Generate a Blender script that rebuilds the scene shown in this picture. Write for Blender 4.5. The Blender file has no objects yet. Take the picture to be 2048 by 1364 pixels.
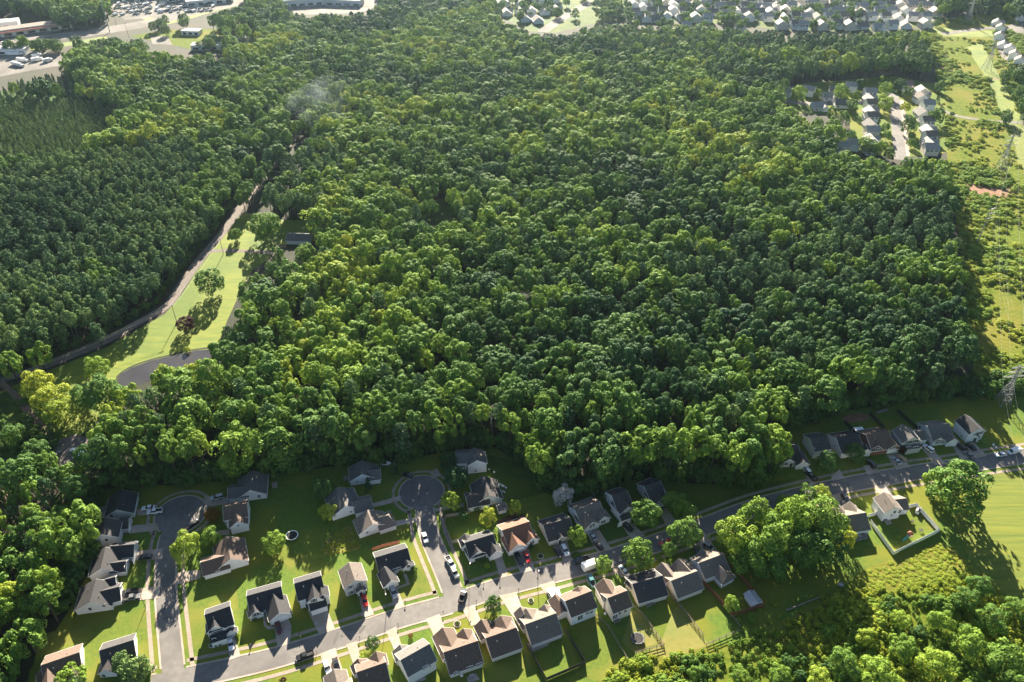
import bpy, math, random
import numpy as np
from mathutils import Vector, Matrix
from mathutils.bvhtree import BVHTree
random.seed(11)
S = bpy.context.scene
C = S.collection
R = math.radians
# ------------------------------------------------------------------ camera, sky, sun, exposure
PITCH, FOC, HCAM = 37.0, 1593.0, 235.0          # pitch below horizontal, focal length in px of a 2048 wide frame, height in m
cd = bpy.data.cameras.new('camera'); cam = bpy.data.objects.new('camera', cd); C.objects.link(cam)
cam.location = (0, 0, HCAM); cam.rotation_euler = (R(90 - PITCH), 0, 0)
cd.sensor_width = 36; cd.lens = 36 * FOC / 2048; cd.clip_start = 1; cd.clip_end = 9000
S.camera = cam
SUN_EL, SUN_AZ = 22.5, -1.8                     # degrees; azimuth from +Y, positive to +X
w = bpy.data.worlds.new('World'); S.world = w; w.use_nodes = True
wn = w.node_tree.nodes; wl = w.node_tree.links
sky = wn.new('ShaderNodeTexSky'); sky.sky_type = 'NISHITA'; sky.sun_disc = False
sky.sun_elevation = R(SUN_EL); sky.sun_rotation = R(SUN_AZ); sky.dust_density = 0.6; sky.ozone_density = 1.5
wl.new(sky.outputs[0], wn['Background'].inputs[0]); wn['Background'].inputs[1].default_value = 0.031
sl = bpy.data.lights.new('sun', 'SUN'); sl.energy = 5.0; sl.angle = R(0.5); sl.color = (1.0, 0.88, 0.70)
so = bpy.data.objects.new('sun', sl); C.objects.link(so)
sd = Vector((math.sin(R(SUN_AZ)) * math.cos(R(SUN_EL)), math.cos(R(SUN_AZ)) * math.cos(R(SUN_EL)), math.sin(R(SUN_EL))))
so.rotation_euler = (-sd).to_track_quat('-Z', 'Y').to_euler(); so.location = (0, 300, 400)
vs = S.view_settings; vs.view_transform = 'Standard'; vs.look = 'None'; vs.exposure = 2.6; vs.gamma = 1; vs.use_curve_mapping = False
S.render.engine = 'CYCLES'
cy = S.cycles; cy.max_bounces = 7; cy.diffuse_bounces = 2; cy.glossy_bounces = 2; cy.transmission_bounces = 4; cy.transparent_max_bounces = 8
cy.volume_bounces = 1; cy.use_denoising = True
# ------------------------------------------------------------------ where things stand
ca, sa = math.cos(R(PITCH)), math.sin(R(PITCH))
def ray(px, py):
    u, v = px - 1024, 682 - py
    return Vector((u, FOC * ca + v * sa, -FOC * sa + v * ca)).normalized()
def G(px, py, z=0.0):
    """survey point: ground plan position read off the photograph at height z"""
    d = ray(px, py); t = (z - HCAM) / d.z
    return Vector((d.x * t, d.y * t, z))
def scale_at(py): return ca * (py + 518) / HCAM
def to_px(p):
    y = p[1] * ca + (HCAM - p[2]) * sa; v = p[1] * sa - (HCAM - p[2]) * ca
    return 1024 + FOC * p[0] / y, 682 - FOC * v / y
TILE = {'T1': (120, 930, 6.0235), 'T2': (60, 1130, 5.829), 'T3': (380, 1120, 6.82), 'T4': (390, 920, 5.93), 'T5': (640, 880, 6.2),
        'T6': (640, 1060, 6.82), 'T7': (560, 1200, 6.827), 'T8': (840, 1160, 6.687), 'U1': (880, 880, 6.2), 'U2': (900, 1000, 6.82),
        'U3': (1100, 940, 6.82), 'U4': (1080, 1130, 6.82), 'U5': (1240, 1060, 6.4), 'U6': (1530, 820, 7.578), 'U7': (1760, 800, 6.82),
        'U8': (1600, 940, 6.4), 'Z4': (1200, 860, 2.706), 'Z5': (1528, 780, 2.675), 'Z6': (0, 660, 3.938), 'Z7': (1500, 60, 3.41),
        'Z8': (240, 340, 3.248), 'A': (0, 0, 5.12), 'B': (360, 0, 5.12), 'D': (900, 0, 5.12), 'E': (1260, 0, 5.12), 'F': (1648, 0, 5.12),
        'H': (1700, 240, 4.87), 'P': (0, 0, 1)}
def px(t, x, y):
    a = TILE[t]; return a[0] + x / a[2], a[1] + y / a[2]
def W(t, x, y, z=0.0): return G(*px(t, x, y), z)
def poly(t, *pts, z=0.0): return [W(t, x, y, z) for x, y in pts]
def inside(p, pl):
    c = False; n = len(pl); j = n - 1
    for i in range(n):
        a, b = pl[i], pl[j]
        if (a[1] > p[1]) != (b[1] > p[1]) and p[0] < (b[0] - a[0]) * (p[1] - a[1]) / (b[1] - a[1]) + a[0]: c = not c
        j = i
    return c
# ------------------------------------------------------------------ materials
def newmat(name):
    m = bpy.data.materials.new(name); m.use_nodes = True
    return m, m.node_tree.nodes, m.node_tree.links, m.node_tree.nodes['Principled BSDF']
def mat(name, c1, c2=None, scale=1.0, rough=0.75, detail=5, metal=0.0, bump=0.0, spec=0.35, c3=None, scale3=0.05, stretch=None, lo=0.35, hi=0.65):
    m, n, l, b = newmat(name)
    b.inputs['Roughness'].default_value = rough; b.inputs['Metallic'].default_value = metal; b.inputs['Specular IOR Level'].default_value = spec
    if c2 is None:
        b.inputs['Base Color'].default_value = (*c1, 1); return m
    g = n.new('ShaderNodeNewGeometry'); vec = g.outputs['Position']
    if stretch:
        mp = n.new('ShaderNodeMapping'); mp.inputs['Rotation'].default_value = (0, 0, R(stretch[0])); mp.inputs['Scale'].default_value = stretch[1:]
        l.new(vec, mp.inputs['Vector']); vec = mp.outputs[0]
    t = n.new('ShaderNodeTexNoise'); t.inputs['Scale'].default_value = scale; t.inputs['Detail'].default_value = detail
    l.new(vec, t.inputs['Vector'])
    r = n.new('ShaderNodeValToRGB'); e = r.color_ramp.elements
    e[0].position, e[0].color = lo, (*c1, 1); e[1].position, e[1].color = hi, (*c2, 1)
    l.new(t.outputs['Fac'], r.inputs[0]); out = r.outputs[0]
    if c3:
        t3 = n.new('ShaderNodeTexNoise'); t3.inputs['Scale'].default_value = scale3; t3.inputs['Detail'].default_value = 6
        l.new(g.outputs['Position'], t3.inputs['Vector'])
        r3 = n.new('ShaderNodeValToRGB'); r3.color_ramp.elements[0].position = 0.46; r3.color_ramp.elements[1].position = 0.6
        l.new(t3.outputs['Fac'], r3.inputs[0])
        mx = n.new('ShaderNodeMixRGB'); l.new(r3.outputs[0], mx.inputs[0]); l.new(out, mx.inputs[1]); mx.inputs[2].default_value = (*c3, 1); out = mx.outputs[0]
    l.new(out, b.inputs['Base Color'])
    if bump:
        bp = n.new('ShaderNodeBump'); bp.inputs['Strength'].default_value = 1; bp.inputs['Distance'].default_value = bump
        l.new(t.outputs['Fac'], bp.inputs['Height']); l.new(bp.outputs[0], b.inputs['Normal'])
    return m
def leafmat(name, stops, trans=0.35):
    """leaves: colour by the tree's own tint, varied leaf by leaf, part of the light passes through"""
    m, n, l, b = newmat(name)
    at = n.new('ShaderNodeAttribute'); at.attribute_type = 'INSTANCER'; at.attribute_name = 'tint'
    r = n.new('ShaderNodeValToRGB'); cr = r.color_ramp
    while len(cr.elements) < len(stops): cr.elements.new(0.5)
    for e, (p, c) in zip(cr.elements, stops): e.position = p; e.color = (*c, 1)
    l.new(at.outputs['Fac'], r.inputs[0])
    lv = n.new('ShaderNodeAttribute'); lv.attribute_type = 'GEOMETRY'; lv.attribute_name = 'leaf'
    hs = n.new('ShaderNodeHueSaturation'); l.new(r.outputs[0], hs.inputs['Color'])
    mr = n.new('ShaderNodeMapRange'); mr.inputs[3].default_value = 0.55; mr.inputs[4].default_value = 1.5; l.new(lv.outputs['Fac'], mr.inputs[0])
    mh = n.new('ShaderNodeMapRange'); mh.inputs[3].default_value = 0.515; mh.inputs[4].default_value = 0.485; l.new(lv.outputs['Fac'], mh.inputs[0])
    l.new(mr.outputs[0], hs.inputs['Value']); l.new(mh.outputs[0], hs.inputs['Hue'])
    l.new(hs.outputs[0], b.inputs['Base Color']); b.inputs['Roughness'].default_value = 0.75; b.inputs['Specular IOR Level'].default_value = 0.12
    tr = n.new('ShaderNodeBsdfTranslucent'); hs2 = n.new('ShaderNodeHueSaturation'); l.new(hs.outputs[0], hs2.inputs['Color'])
    hs2.inputs['Hue'].default_value = 0.485; hs2.inputs['Value'].default_value = 1.5; l.new(hs2.outputs[0], tr.inputs[0])
    mx = n.new('ShaderNodeMixShader'); mx.inputs[0].default_value = trans
    l.new(b.outputs[0], mx.inputs[1]); l.new(tr.outputs[0], mx.inputs[2]); l.new(mx.outputs[0], n['Material Output'].inputs[0])
    return m
M = {}
M['leaf'] = leafmat('broadleaf_leaves', [(0, (0.026, 0.075, 0.03)), (0.4, (0.082, 0.165, 0.03)), (0.75, (0.165, 0.265, 0.034)), (1, (0.28, 0.33, 0.034))], 0.17)
M['needle'] = leafmat('pine_needles', [(0, (0.028, 0.07, 0.038)), (0.5, (0.066, 0.13, 0.054)), (1, (0.145, 0.225, 0.07))], 0.12)
M['autumn'] = leafmat('copper_leaves', [(0, (0.10, 0.05, 0.015)), (1, (0.22, 0.11, 0.02))], 0.35)
M['blossom'] = leafmat('white_blossom', [(0, (0.35, 0.33, 0.30)), (1, (0.6, 0.58, 0.52))], 0.2)
M['purple'] = leafmat('purple_leaves', [(0, (0.03, 0.012, 0.015)), (1, (0.06, 0.02, 0.022))], 0.2)
M['bark'] = mat('bark', (0.03, 0.025, 0.02), (0.06, 0.05, 0.04), 3)
M['deadwood'] = mat('dead_wood', (0.3, 0.28, 0.25), (0.45, 0.42, 0.38), 3)
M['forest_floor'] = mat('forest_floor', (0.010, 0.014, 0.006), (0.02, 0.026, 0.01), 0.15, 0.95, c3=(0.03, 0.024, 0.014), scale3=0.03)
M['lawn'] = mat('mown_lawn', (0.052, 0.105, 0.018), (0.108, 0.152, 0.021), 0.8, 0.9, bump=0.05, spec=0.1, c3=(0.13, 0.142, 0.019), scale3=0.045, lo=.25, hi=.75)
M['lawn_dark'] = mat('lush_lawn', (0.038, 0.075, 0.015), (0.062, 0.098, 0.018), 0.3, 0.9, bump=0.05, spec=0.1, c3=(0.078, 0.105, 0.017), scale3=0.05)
M['plant_ground'] = mat('plantation_grass', (0.035, 0.075, 0.025), (0.06, 0.10, 0.03), .3, .95, spec=.05)
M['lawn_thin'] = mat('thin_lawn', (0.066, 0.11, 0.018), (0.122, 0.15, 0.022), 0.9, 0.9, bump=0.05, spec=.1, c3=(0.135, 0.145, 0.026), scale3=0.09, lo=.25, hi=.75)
M['lawn_dry'] = mat('dry_lawn', (0.14, 0.14, 0.025), (0.18, 0.16, 0.035), 0.5, 0.9, bump=0.05, c3=(0.13, 0.15, 0.03), scale3=0.06)
M['meadow'] = mat('hay_meadow', (0.088, 0.132, 0.010), (0.145, 0.17, 0.013), 0.25, 0.9, bump=0.1, c3=(0.075, 0.12, 0.010), scale3=0.03, stretch=(28, 0.35, 1.6, 1))
M['mown_field'] = mat('mown_field', (0.08, 0.115, 0.010), (0.14, 0.155, 0.014), 0.3, 0.9, bump=0.1, stretch=(12, 0.12, 1.9, 1))
M['rough_grass'] = mat('rough_grass', (0.062, 0.10, 0.012), (0.115, 0.14, 0.018), 0.4, 0.95, bump=0.3, spec=.05, c3=(0.135, 0.135, 0.025), scale3=0.03)
M['tall_grass'] = mat('golden_tall_grass', (0.12, 0.125, 0.025), (0.22, 0.18, 0.045), 0.5, 0.95, bump=0.3)
M['clay'] = mat('red_clay', (0.16, 0.075, 0.045), (0.2, 0.115, 0.065), 0.3, 0.95)
M['gravel'] = mat('gravel_lane', (0.10, 0.085, 0.075), (0.16, 0.135, 0.12), 0.8, 0.95, bump=0.03)
M['dirt'] = mat('bare_dirt', (0.13, 0.09, 0.06), (0.2, 0.14, 0.095), 0.4, 0.95)
M['mulch'] = mat('mulch', (0.05, 0.025, 0.018), (0.09, 0.05, 0.035), 1.5, 0.95, bump=0.05)
M['asphalt'] = mat('worn_asphalt', (0.125, 0.117, 0.111), (0.158, 0.147, 0.139), 0.5, 0.75, bump=0.01, spec=.2, c3=(0.107, 0.101, 0.098), scale3=0.09)
M['asphalt_new'] = mat('dark_tar', (0.07, 0.068, 0.066), (0.085, 0.08, 0.078), 1, .8)
M['asphalt_old'] = mat('bleached_asphalt', (0.14, 0.13, 0.122), (0.16, 0.148, 0.138), 1, .8)
M['concrete'] = mat('concrete', (0.28, 0.24, 0.205), (0.37, 0.32, 0.275), 0.5, 0.85, spec=.2, c3=(0.30, 0.235, 0.185), scale3=0.2)
M['sidewalk'] = mat('sidewalk_concrete', (0.20, 0.165, 0.13), (0.27, 0.22, 0.175), 0.6, 0.85)
M['farpave'] = mat('pale_paving', (0.12, 0.113, 0.105), (0.19, 0.178, 0.165), 0.05, 0.9, spec=.08)
M['water'] = mat('pond_water', (0.036, 0.033, 0.034), (0.05, 0.046, 0.045), 0.1, 0.04, spec=0.5)
M['farwhite'] = mat('pale_flat_roof', (0.3, 0.3, 0.3), (0.4, 0.4, 0.4), 0.3, 0.8, spec=.1)
M['white'] = mat('white_paint', (0.78, 0.77, 0.75), rough=0.5)
M['trim'] = mat('white_trim', (0.7, 0.69, 0.67), rough=0.5)
M['glass'] = mat('window_glass', (0.025, 0.03, 0.035), rough=0.08, spec=0.6)
M['shutter'] = mat('dark_shutter', (0.02, 0.022, 0.025), rough=0.5)
M['rubber'] = mat('black_rubber', (0.015, 0.015, 0.016), rough=0.8)
M['metal'] = mat('galvanised_steel', (0.3, 0.31, 0.32), rough=0.5, metal=0.5)
M['wire'] = mat('aluminium_wire', (0.5, 0.5, 0.5), rough=0.4, metal=0.5)
M['darkmetal'] = mat('dark_metal', (0.03, 0.03, 0.032), rough=0.5)
M['wood'] = mat('weathered_wood', (0.16, 0.12, 0.09), (0.25, 0.2, 0.16), 2, 0.85)
M['redwood'] = mat('red_stained_wood', (0.16, 0.055, 0.03), (0.24, 0.09, 0.05), 2, 0.85)
M['darkwood'] = mat('dark_wood', (0.035, 0.032, 0.03), (0.06, 0.055, 0.05), 2, 0.85)
M['greywood'] = mat('grey_wood', (0.17, 0.15, 0.13), (0.26, 0.23, 0.2), 2, 0.85)
M['stone'] = mat('pale_stone', (0.3, 0.27, 0.24), (0.42, 0.39, 0.35), 3, 0.85)
M['teal'] = mat('teal_plastic', (0.05, 0.3, 0.28), rough=0.4)
M['tan'] = mat('tan_tarp', (0.3, 0.2, 0.14), (0.38, 0.27, 0.2), 1.5, 0.8)
M['shedroof'] = mat('ribbed_steel_roof', (0.28, 0.28, 0.29), (0.4, 0.4, 0.41), 2, 0.45, metal=0.3)
ROOFC = {'charcoal': (0.030, 0.030, 0.034), 'grey': (0.10, 0.095, 0.09), 'brown': (0.10, 0.07, 0.055), 'rust': (0.14, 0.07, 0.045), 'taupe': (0.125, 0.105, 0.09), 'dark': (0.042, 0.04, 0.042), 'light': (0.24, 0.23, 0.22)}  # the palest shingle tone has the backlit glint of far roofs put into its colour
for k, c in ROOFC.items():
    M['roof_' + k] = mat('shingles_' + k, tuple(v * 0.8 for v in c), tuple(v * 1.25 for v in c), 1.6, 0.85, bump=0.02, c3=tuple(v * 1.05 for v in c), scale3=0.5)
WALLC = {'white': (0.66, 0.66, 0.66), 'cream': (0.60, 0.53, 0.46), 'grey': (0.42, 0.43, 0.44), 'beige': (0.5, 0.44, 0.38), 'pale': (0.56, 0.56, 0.57), 'brick': (0.20, 0.09, 0.065)}
for k, c in WALLC.items():
    M['wall_' + k] = mat('siding_' + k, tuple(v * 0.93 for v in c), c, 0.8, 0.6, stretch=(0, 1, 1, 9))
# ------------------------------------------------------------------ mesh helpers
class MB:
    def __init__(s): s.v = []; s.f = []; s.m = []; s.mi = 0
    def add(s, vs_, fs_):
        o = len(s.v); s.v += [tuple(v) for v in vs_]
        for f in fs_: s.f.append(tuple(i + o for i in f)); s.m.append(s.mi)
    def box(s, c, d, u=(1, 0, 0), tilt=0):
        u = Vector((u[0], u[1], 0)).normalized(); v = Vector((-u.y, u.x, 0)); w_ = Vector((0, 0, 1)); c = Vector(c)
        p = [c + u * (d[0] / 2 * i) + v * (d[1] / 2 * j) + w_ * (d[2] / 2 * k) for k in (-1, 1) for i, j in ((-1, -1), (1, -1), (1, 1), (-1, 1))]
        s.add(p, [(3, 2, 1, 0), (4, 5, 6, 7), (0, 1, 5, 4), (1, 2, 6, 5), (2, 3, 7, 6), (3, 0, 4, 7)])
    def bar(s, a, b, r, n=6, r2=None):
        a, b = Vector(a), Vector(b); r2 = r if r2 is None else r2
        d = (b - a).normalized(); x = d.orthogonal().normalized(); y = d.cross(x)
        p = [a + (x * math.cos(t) + y * math.sin(t)) * r for t in [2 * math.pi * i / n for i in range(n)]]
        p += [b + (x * math.cos(t) + y * math.sin(t)) * r2 for t in [2 * math.pi * i / n for i in range(n)]]
        s.add(p, [(i, (i + 1) % n, n + (i + 1) % n, n + i) for i in range(n)] + [tuple(range(n - 1, -1, -1)), tuple(range(n, 2 * n))])
    def cyl(s, c, r, h, n=14, r2=None): s.bar(c, (c[0], c[1], c[2] + h), r, n, r2)
    def ring(s, c, r, t, h, n=24):
        p = []
        for i in range(n):
            a = 2 * math.pi * i / n
            for rr, z in ((r, 0), (r, h), (r - t, h), (r - t, 0)): p.append((c[0] + rr * math.cos(a), c[1] + rr * math.sin(a), c[2] + z))
        s.add(p, [(4 * i + k, 4 * ((i + 1) % n) + k, 4 * ((i + 1) % n) + (k + 1) % 4, 4 * i + (k + 1) % 4) for i in range(n) for k in range(4)])
    def mesh(s, name, mats):
        me = bpy.data.meshes.new(name); me.from_pydata(s.v, [], s.f)
        for m in (mats if isinstance(mats, (list, tuple)) else [mats]): me.materials.append(m)
        if any(s.m): me.polygons.foreach_set('material_index', s.m)
        me.update(); return me
    def build(s, name, mats, parent=None, loc=None):
        return link(name, s.mesh(name, mats), parent, loc)
def link(name, me, parent=None, loc=None, rz=0):
    o = bpy.data.objects.new(name, me); C.objects.link(o)
    if parent: o.parent = parent
    if loc is not None: o.location = loc
    if rz: o.rotation_euler = (0, 0, rz)
    return o
def tag(o, label=None, cat=None, group=None, kind=None):
    for k, v in (('label', label), ('category', cat), ('group', group), ('kind', kind)):
        if v: o[k] = v
    return o
def thing(name, label, cat, loc=(0, 0, 0), rz=0, group=None):
    o = bpy.data.objects.new(name, None); C.objects.link(o); o.location = loc; o.rotation_euler = (0, 0, rz); o.empty_display_size = 0.5
    return tag(o, label, cat, group)
def copy_tree(o, parent=None):
    c = o.copy(); C.objects.link(c)
    if parent: c.parent = parent
    for ch in list(o.children): copy_tree(ch, c)
    return c
def sheet(name, pts, z, m, label):
    """flat ground surface; the outline is triangulated"""
    from mathutils.geometry import tessellate_polygon
    vv = [Vector((p[0], p[1], z)) for p in pts]
    me = bpy.data.meshes.new(name); tr = [tuple(t) for t in tessellate_polygon([vv])]
    fixed = []
    for t in tr:
        a, b, c = (vv[i] for i in t); fixed.append(t if (b - a).cross(c - a).z > 0 else t[::-1])
    me.from_pydata(vv, [], fixed); me.materials.append(m); me.update()
    return tag(link(name, me), label, kind='structure')
def smooth(pts, n=6, closed=False):
    """Catmull-Rom through the survey points"""
    out = []; N = len(pts)
    for i in range(N if closed else N - 1):
        if closed: p0, p1, p2, p3 = pts[(i - 1) % N], pts[i], pts[(i + 1) % N], pts[(i + 2) % N]
        else: p0, p1, p2, p3 = pts[max(i - 1, 0)], pts[i], pts[i + 1], pts[min(i + 2, N - 1)]
        for k in range(n):
            t = k / n
            out.append(0.5 * ((2 * p1) + (p2 - p0) * t + (2 * p0 - 5 * p1 + 4 * p2 - p3) * t * t + (3 * p1 - p0 - 3 * p2 + p3) * t ** 3))
    if not closed: out.append(pts[-1].copy())
    return out
def offset(pl, d):
    out = []
    for i, p in enumerate(pl):
        t = (pl[min(i + 1, len(pl) - 1)] - pl[max(i - 1, 0)]); t.z = 0; t.normalize()
        out.append(p + Vector((-t.y, t.x, 0)) * d)
    return out
def strip_mb(mb, pl, d0, d1, z0, z1=None):
    """band between offsets d0 and d1; with z1 a raised band with side faces"""
    a, b = offset(pl, d0), offset(pl, d1); n = len(pl)
    if z1 is None:
        mb.add([(p.x, p.y, z0) for p in a] + [(p.x, p.y, z0) for p in b], [((i, i + 1, n + i + 1, n + i) if d1 > d0 else (n + i, n + i + 1, i + 1, i)) for i in range(n - 1)])
    else:
        vv = []
        for p, q in zip(a, b): vv += [(p.x, p.y, z0), (p.x, p.y, z1), (q.x, q.y, z1), (q.x, q.y, z0)]
        mb.add(vv, [(4 * i + k, 4 * i + 4 + k, 4 * i + 5 + k, 4 * i + 1 + k) for i in range(n - 1) for k in range(3)])
# ------------------------------------------------------------------ the setting: ground, lawns, roads
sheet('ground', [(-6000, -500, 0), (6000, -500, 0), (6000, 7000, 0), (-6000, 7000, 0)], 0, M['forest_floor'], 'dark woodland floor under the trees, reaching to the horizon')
P = lambda *pts: [G(x, y) for x, y in pts]
HOOD = P((30, 1500), (60, 1340), (135, 1225), (190, 1120), (182, 1000), (215, 978), (300, 972), (440, 962), (560, 946), (690, 930), (790, 925), (880, 905), (985, 893), (1045, 925),
         (1085, 978), (1140, 992), (1205, 975), (1290, 955), (1390, 968), (1520, 968), (1556, 935), (1545, 880), (1600, 850), (1690, 822), (1800, 803), (1900, 795), (1985, 790), (2200, 760), (2300, 1500))
sheet('lawn', HOOD, 0.02, M['lawn'], 'mown green lawns around the houses of the estate')
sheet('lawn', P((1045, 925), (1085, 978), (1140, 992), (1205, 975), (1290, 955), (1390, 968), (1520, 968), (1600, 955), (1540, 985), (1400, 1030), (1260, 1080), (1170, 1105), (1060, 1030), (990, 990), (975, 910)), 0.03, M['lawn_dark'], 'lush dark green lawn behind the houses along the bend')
sheet('lawn', poly('Z4', (390, 985), (440, 940), (590, 1165), (400, 1235), (250, 1215), (330, 1150)), 0.04, M['lawn_dry'], 'dry yellowish back lawn between two rail fences')
sheet('lawn', poly('Z4', (170, 975), (225, 985), (335, 1150), (180, 1200), (120, 1150)), 0.04, M['lawn_dry'], 'dry yellowish back lawn around the netted trampoline')
sheet('field', P((1960, 955), (2300, 890), (2300, 1200), (2060, 1235), (1935, 1110), (1905, 1040)), 0.03, M['mown_field'], 'striped mown hay field beside the big oak')
sheet('tall_grass', poly('T5', (0, 1364), (50, 1260), (170, 1180), (330, 1060), (380, 1065), (430, 1230), (520, 1310), (480, 1364), (300, 1400), (100, 1440)), 0.04, M['tall_grass'], 'golden strip of unmown grass behind the two white houses')
sheet('rough_grass', P((1170, 1420), (1230, 1330), (1380, 1295), (1440, 1290), (1530, 1265), (1610, 1215), (1700, 1165), (1725, 1140), (1880, 1084), (1935, 1120), (2060, 1235), (2300, 1200), (2300, 1500), (1100, 1500)), 0.035, M['rough_grass'], 'overgrown yellow-green rough ground below the gardens')
for pl_ in (((378, 1330), (372, 1190), (402, 1172), (470, 1150), (487, 1290), (470, 1318)), ((560, 1120), (640, 1105), (672, 1140), (690, 1240), (655, 1240), (600, 1160)), ((745, 1120), (820, 1100), (845, 1150), (870, 1180), (800, 1205), (760, 1170)),
            ((80, 1270), (290, 1215), (310, 1330), (290, 1364), (60, 1364)), ((1000, 1010), (1090, 985), (1150, 1010), (1080, 1060)), ((1130, 1260), (1195, 1225), (1260, 1340), (1200, 1364), (1150, 1350)), ((870, 1340), (960, 1320), (1050, 1290), (1080, 1364), (880, 1400)), ((1790, 1030), (1850, 1015), (1880, 1050), (1830, 1085))):
    sheet('lawn', P(*pl_), 0.036, M['lawn_thin'], 'thin paler front or back lawn of one lot')
# power line corridor
ROW = P((1850, 45), (1868, 130), (1885, 200), (1890, 240), (1895, 330), (1903, 400), (1918, 470), (1928, 560), (1935, 640), (1945, 720), (1950, 790), (2200, 770), (2400, 500), (2200, 200), (2010, 25))
sheet('corridor', ROW, 0.02, M['rough_grass'], 'rough scrubby grass strip under the power lines')
sheet('corridor_meadow', P((1932, 95), (1962, 85), (1990, 135), (2012, 180), (2034, 215), (2060, 260), (2100, 360), (2035, 300), (2005, 235), (1975, 160)), 0.04, M['meadow'], 'mown yellow strip along the scrub of the power line corridor')
sheet('corridor_meadow', P((1862, 55), (1990, 62), (1985, 75), (1880, 72)), 0.04, M['meadow'], 'pale mown strip at the far end of the corridor')
sheet('corridor_meadow', P((2028, 250), (2080, 250), (2180, 420), (2070, 380), (2034, 320)), 0.05, M['mown_field'], 'bright mown field at the edge of the corridor')
sheet('clay_patch', poly('H', (1090, 630), (1200, 615), (1330, 640), (1540, 655), (1620, 700), (1560, 750), (1420, 760), (1260, 735), (1160, 700)), 0.05, M['clay'], 'bare red clay patch in the corridor, the larger one')
sheet('clay_patch', poly('H', (1340, 540), (1420, 535), (1540, 560), (1540, 600), (1420, 590), (1350, 575)), 0.05, M['clay'], 'smaller bare red clay patch behind the larger one')
def track(name, pts, wd, m, z, label, n=5):
    mb = MB(); strip_mb(mb, smooth([G(*p) for p in pts], n), -wd / 2, wd / 2, z); return tag(mb.build(name, m), label, kind='structure')
track('path', [(1888, 222), (1915, 232), (1950, 238), (2010, 244), (2060, 246), (2120, 252)], 4.5, M['farpave'], 0.07, 'pale paved path crossing the power line corridor')
track('path', [(1880, 135), (1935, 150), (1985, 157), (2000, 160)], 3.5, M['dirt'], 0.06, 'pale dirt path across the far scrub of the corridor')
# meadow, lane and pond
LANE = P((-80, 790), (0, 760), (62, 742), (140, 712), (215, 680), (275, 646), (333, 612), (360, 575), (395, 525), (425, 490), (452, 457), (490, 400), (530, 345), (566, 305), (592, 270), (612, 245))
MEADOW = P((-120, 840), (60, 756), (215, 694), (330, 628), (362, 590), (395, 540), (440, 480), (470, 440), (492, 425), (520, 430), (555, 440), (640, 440), (645, 480), (600, 486), (555, 490), (535, 520), (505, 540), (478, 590), (455, 640), (435, 690), (430, 703), (350, 716), (300, 728), (240, 752), (226, 790), (190, 850), (130, 895), (60, 905), (-160, 915))
sheet('meadow', MEADOW, 0.02, M['meadow'], 'sunlit yellow-green hay meadow beside the gravel lane')
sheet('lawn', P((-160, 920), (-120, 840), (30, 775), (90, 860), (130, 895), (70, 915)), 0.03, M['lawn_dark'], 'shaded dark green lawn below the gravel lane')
mb = MB(); strip_mb(mb, smooth(LANE, 5), -2.6, 2.6, 0.06); tag(mb.build('lane', M['gravel']), 'gravel lane running along the pine wood and the meadow', kind='structure')
track('farm_track', [(418, 503), (450, 501), (500, 503), (560, 506)], 3.2, M['gravel'], 0.05, 'short gravel track turning off the lane by the utility pole')
track('farm_track', [(0, 765), (30, 790), (62, 830), (95, 868), (128, 898), (150, 915)], 3.0, M['dirt'], 0.05, 'brown dirt drive leading to the parked vehicles')
sheet('dirt_yard', P((105, 885), (150, 868), (190, 880), (195, 905), (160, 930), (120, 930)), 0.06, M['gravel'], 'gravel yard where the trailer and camper stand')
sheet('dirt_yard', P((-60, 980), (4, 972), (16, 990), (6, 1003), (-60, 1010)), 0.06, M['dirt'], 'bare orange dirt patch at the edge of the trees')
sheet('pond', [G(*p) for p in ((236, 752), (262, 736), (300, 722), (350, 710), (392, 701), (432, 698), (452, 708), (452, 722), (400, 742), (330, 752), (268, 772), (245, 782))], 0.05, M['water'], 'small brown pond below the meadow')
mb = MB(); strip_mb(mb, smooth([G(*p) for p in ((234, 764), (238, 750), (262, 734), (300, 720), (350, 708), (392, 699), (434, 696), (456, 706))], 4), -.6, .6, 0.058); tag(mb.build('pond_bank', M['forest_floor']), 'dark muddy bank along the pond', kind='structure')
sheet('glade', P((800, 470), (860, 400), (930, 395), (925, 440), (850, 480)), 0.02, M['lawn_dark'], 'small grassy glade in the wood')
sheet('plantation_ground', P((-60, 185), (60, 180), (200, 196), (260, 222), (225, 270), (170, 312), (60, 328), (-60, 335)), 0.03, M['plant_ground'], 'grassy ground between the young pines')
# estate streets
MAIN = smooth([G(*p) for p in ((300, 1372), (395, 1351), (470, 1335), (560, 1313), (680, 1276), (800, 1236), (900, 1208), (1000, 1175), (1137, 1139), (1245, 1109), (1400, 1056), (1500, 1018), (1590, 993), (1681, 972), (1799, 950), (1904, 934), (2048, 912), (2250, 885))], 6)
LEFT = smooth([G(*p) for p in ((345, 1460), (347, 1364), (341, 1290), (335, 1230), (331, 1170), (333, 1110), (340, 1070), (356, 1040))], 6)
MID = smooth([G(*p) for p in ((912, 1206), (902, 1175), (890, 1145), (873, 1105), (858, 1067), (850, 1023), (844, 995))], 6)
cirL, cirM = G(361, 1029), G(843, 984)
def disc(c, r, n=40): return [(c[0] + r * math.cos(2 * math.pi * i / n), c[1] + r * math.sin(2 * math.pi * i / n), 0) for i in range(n)]
def road(name, pl, hw, label, z=0.05):
    mb = MB(); strip_mb(mb, pl, -hw, hw, z); return tag(mb.build(name, M['asphalt']), label, kind='structure')
road('street', MAIN, 3.6, 'grey asphalt street curving through the estate', 0.055)
road('street', LEFT, 3.3, 'asphalt side street leading to the turning circle with parked cars')
road('street', MID, 3.3, 'asphalt side street leading to the empty turning circle', 0.051)
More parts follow.
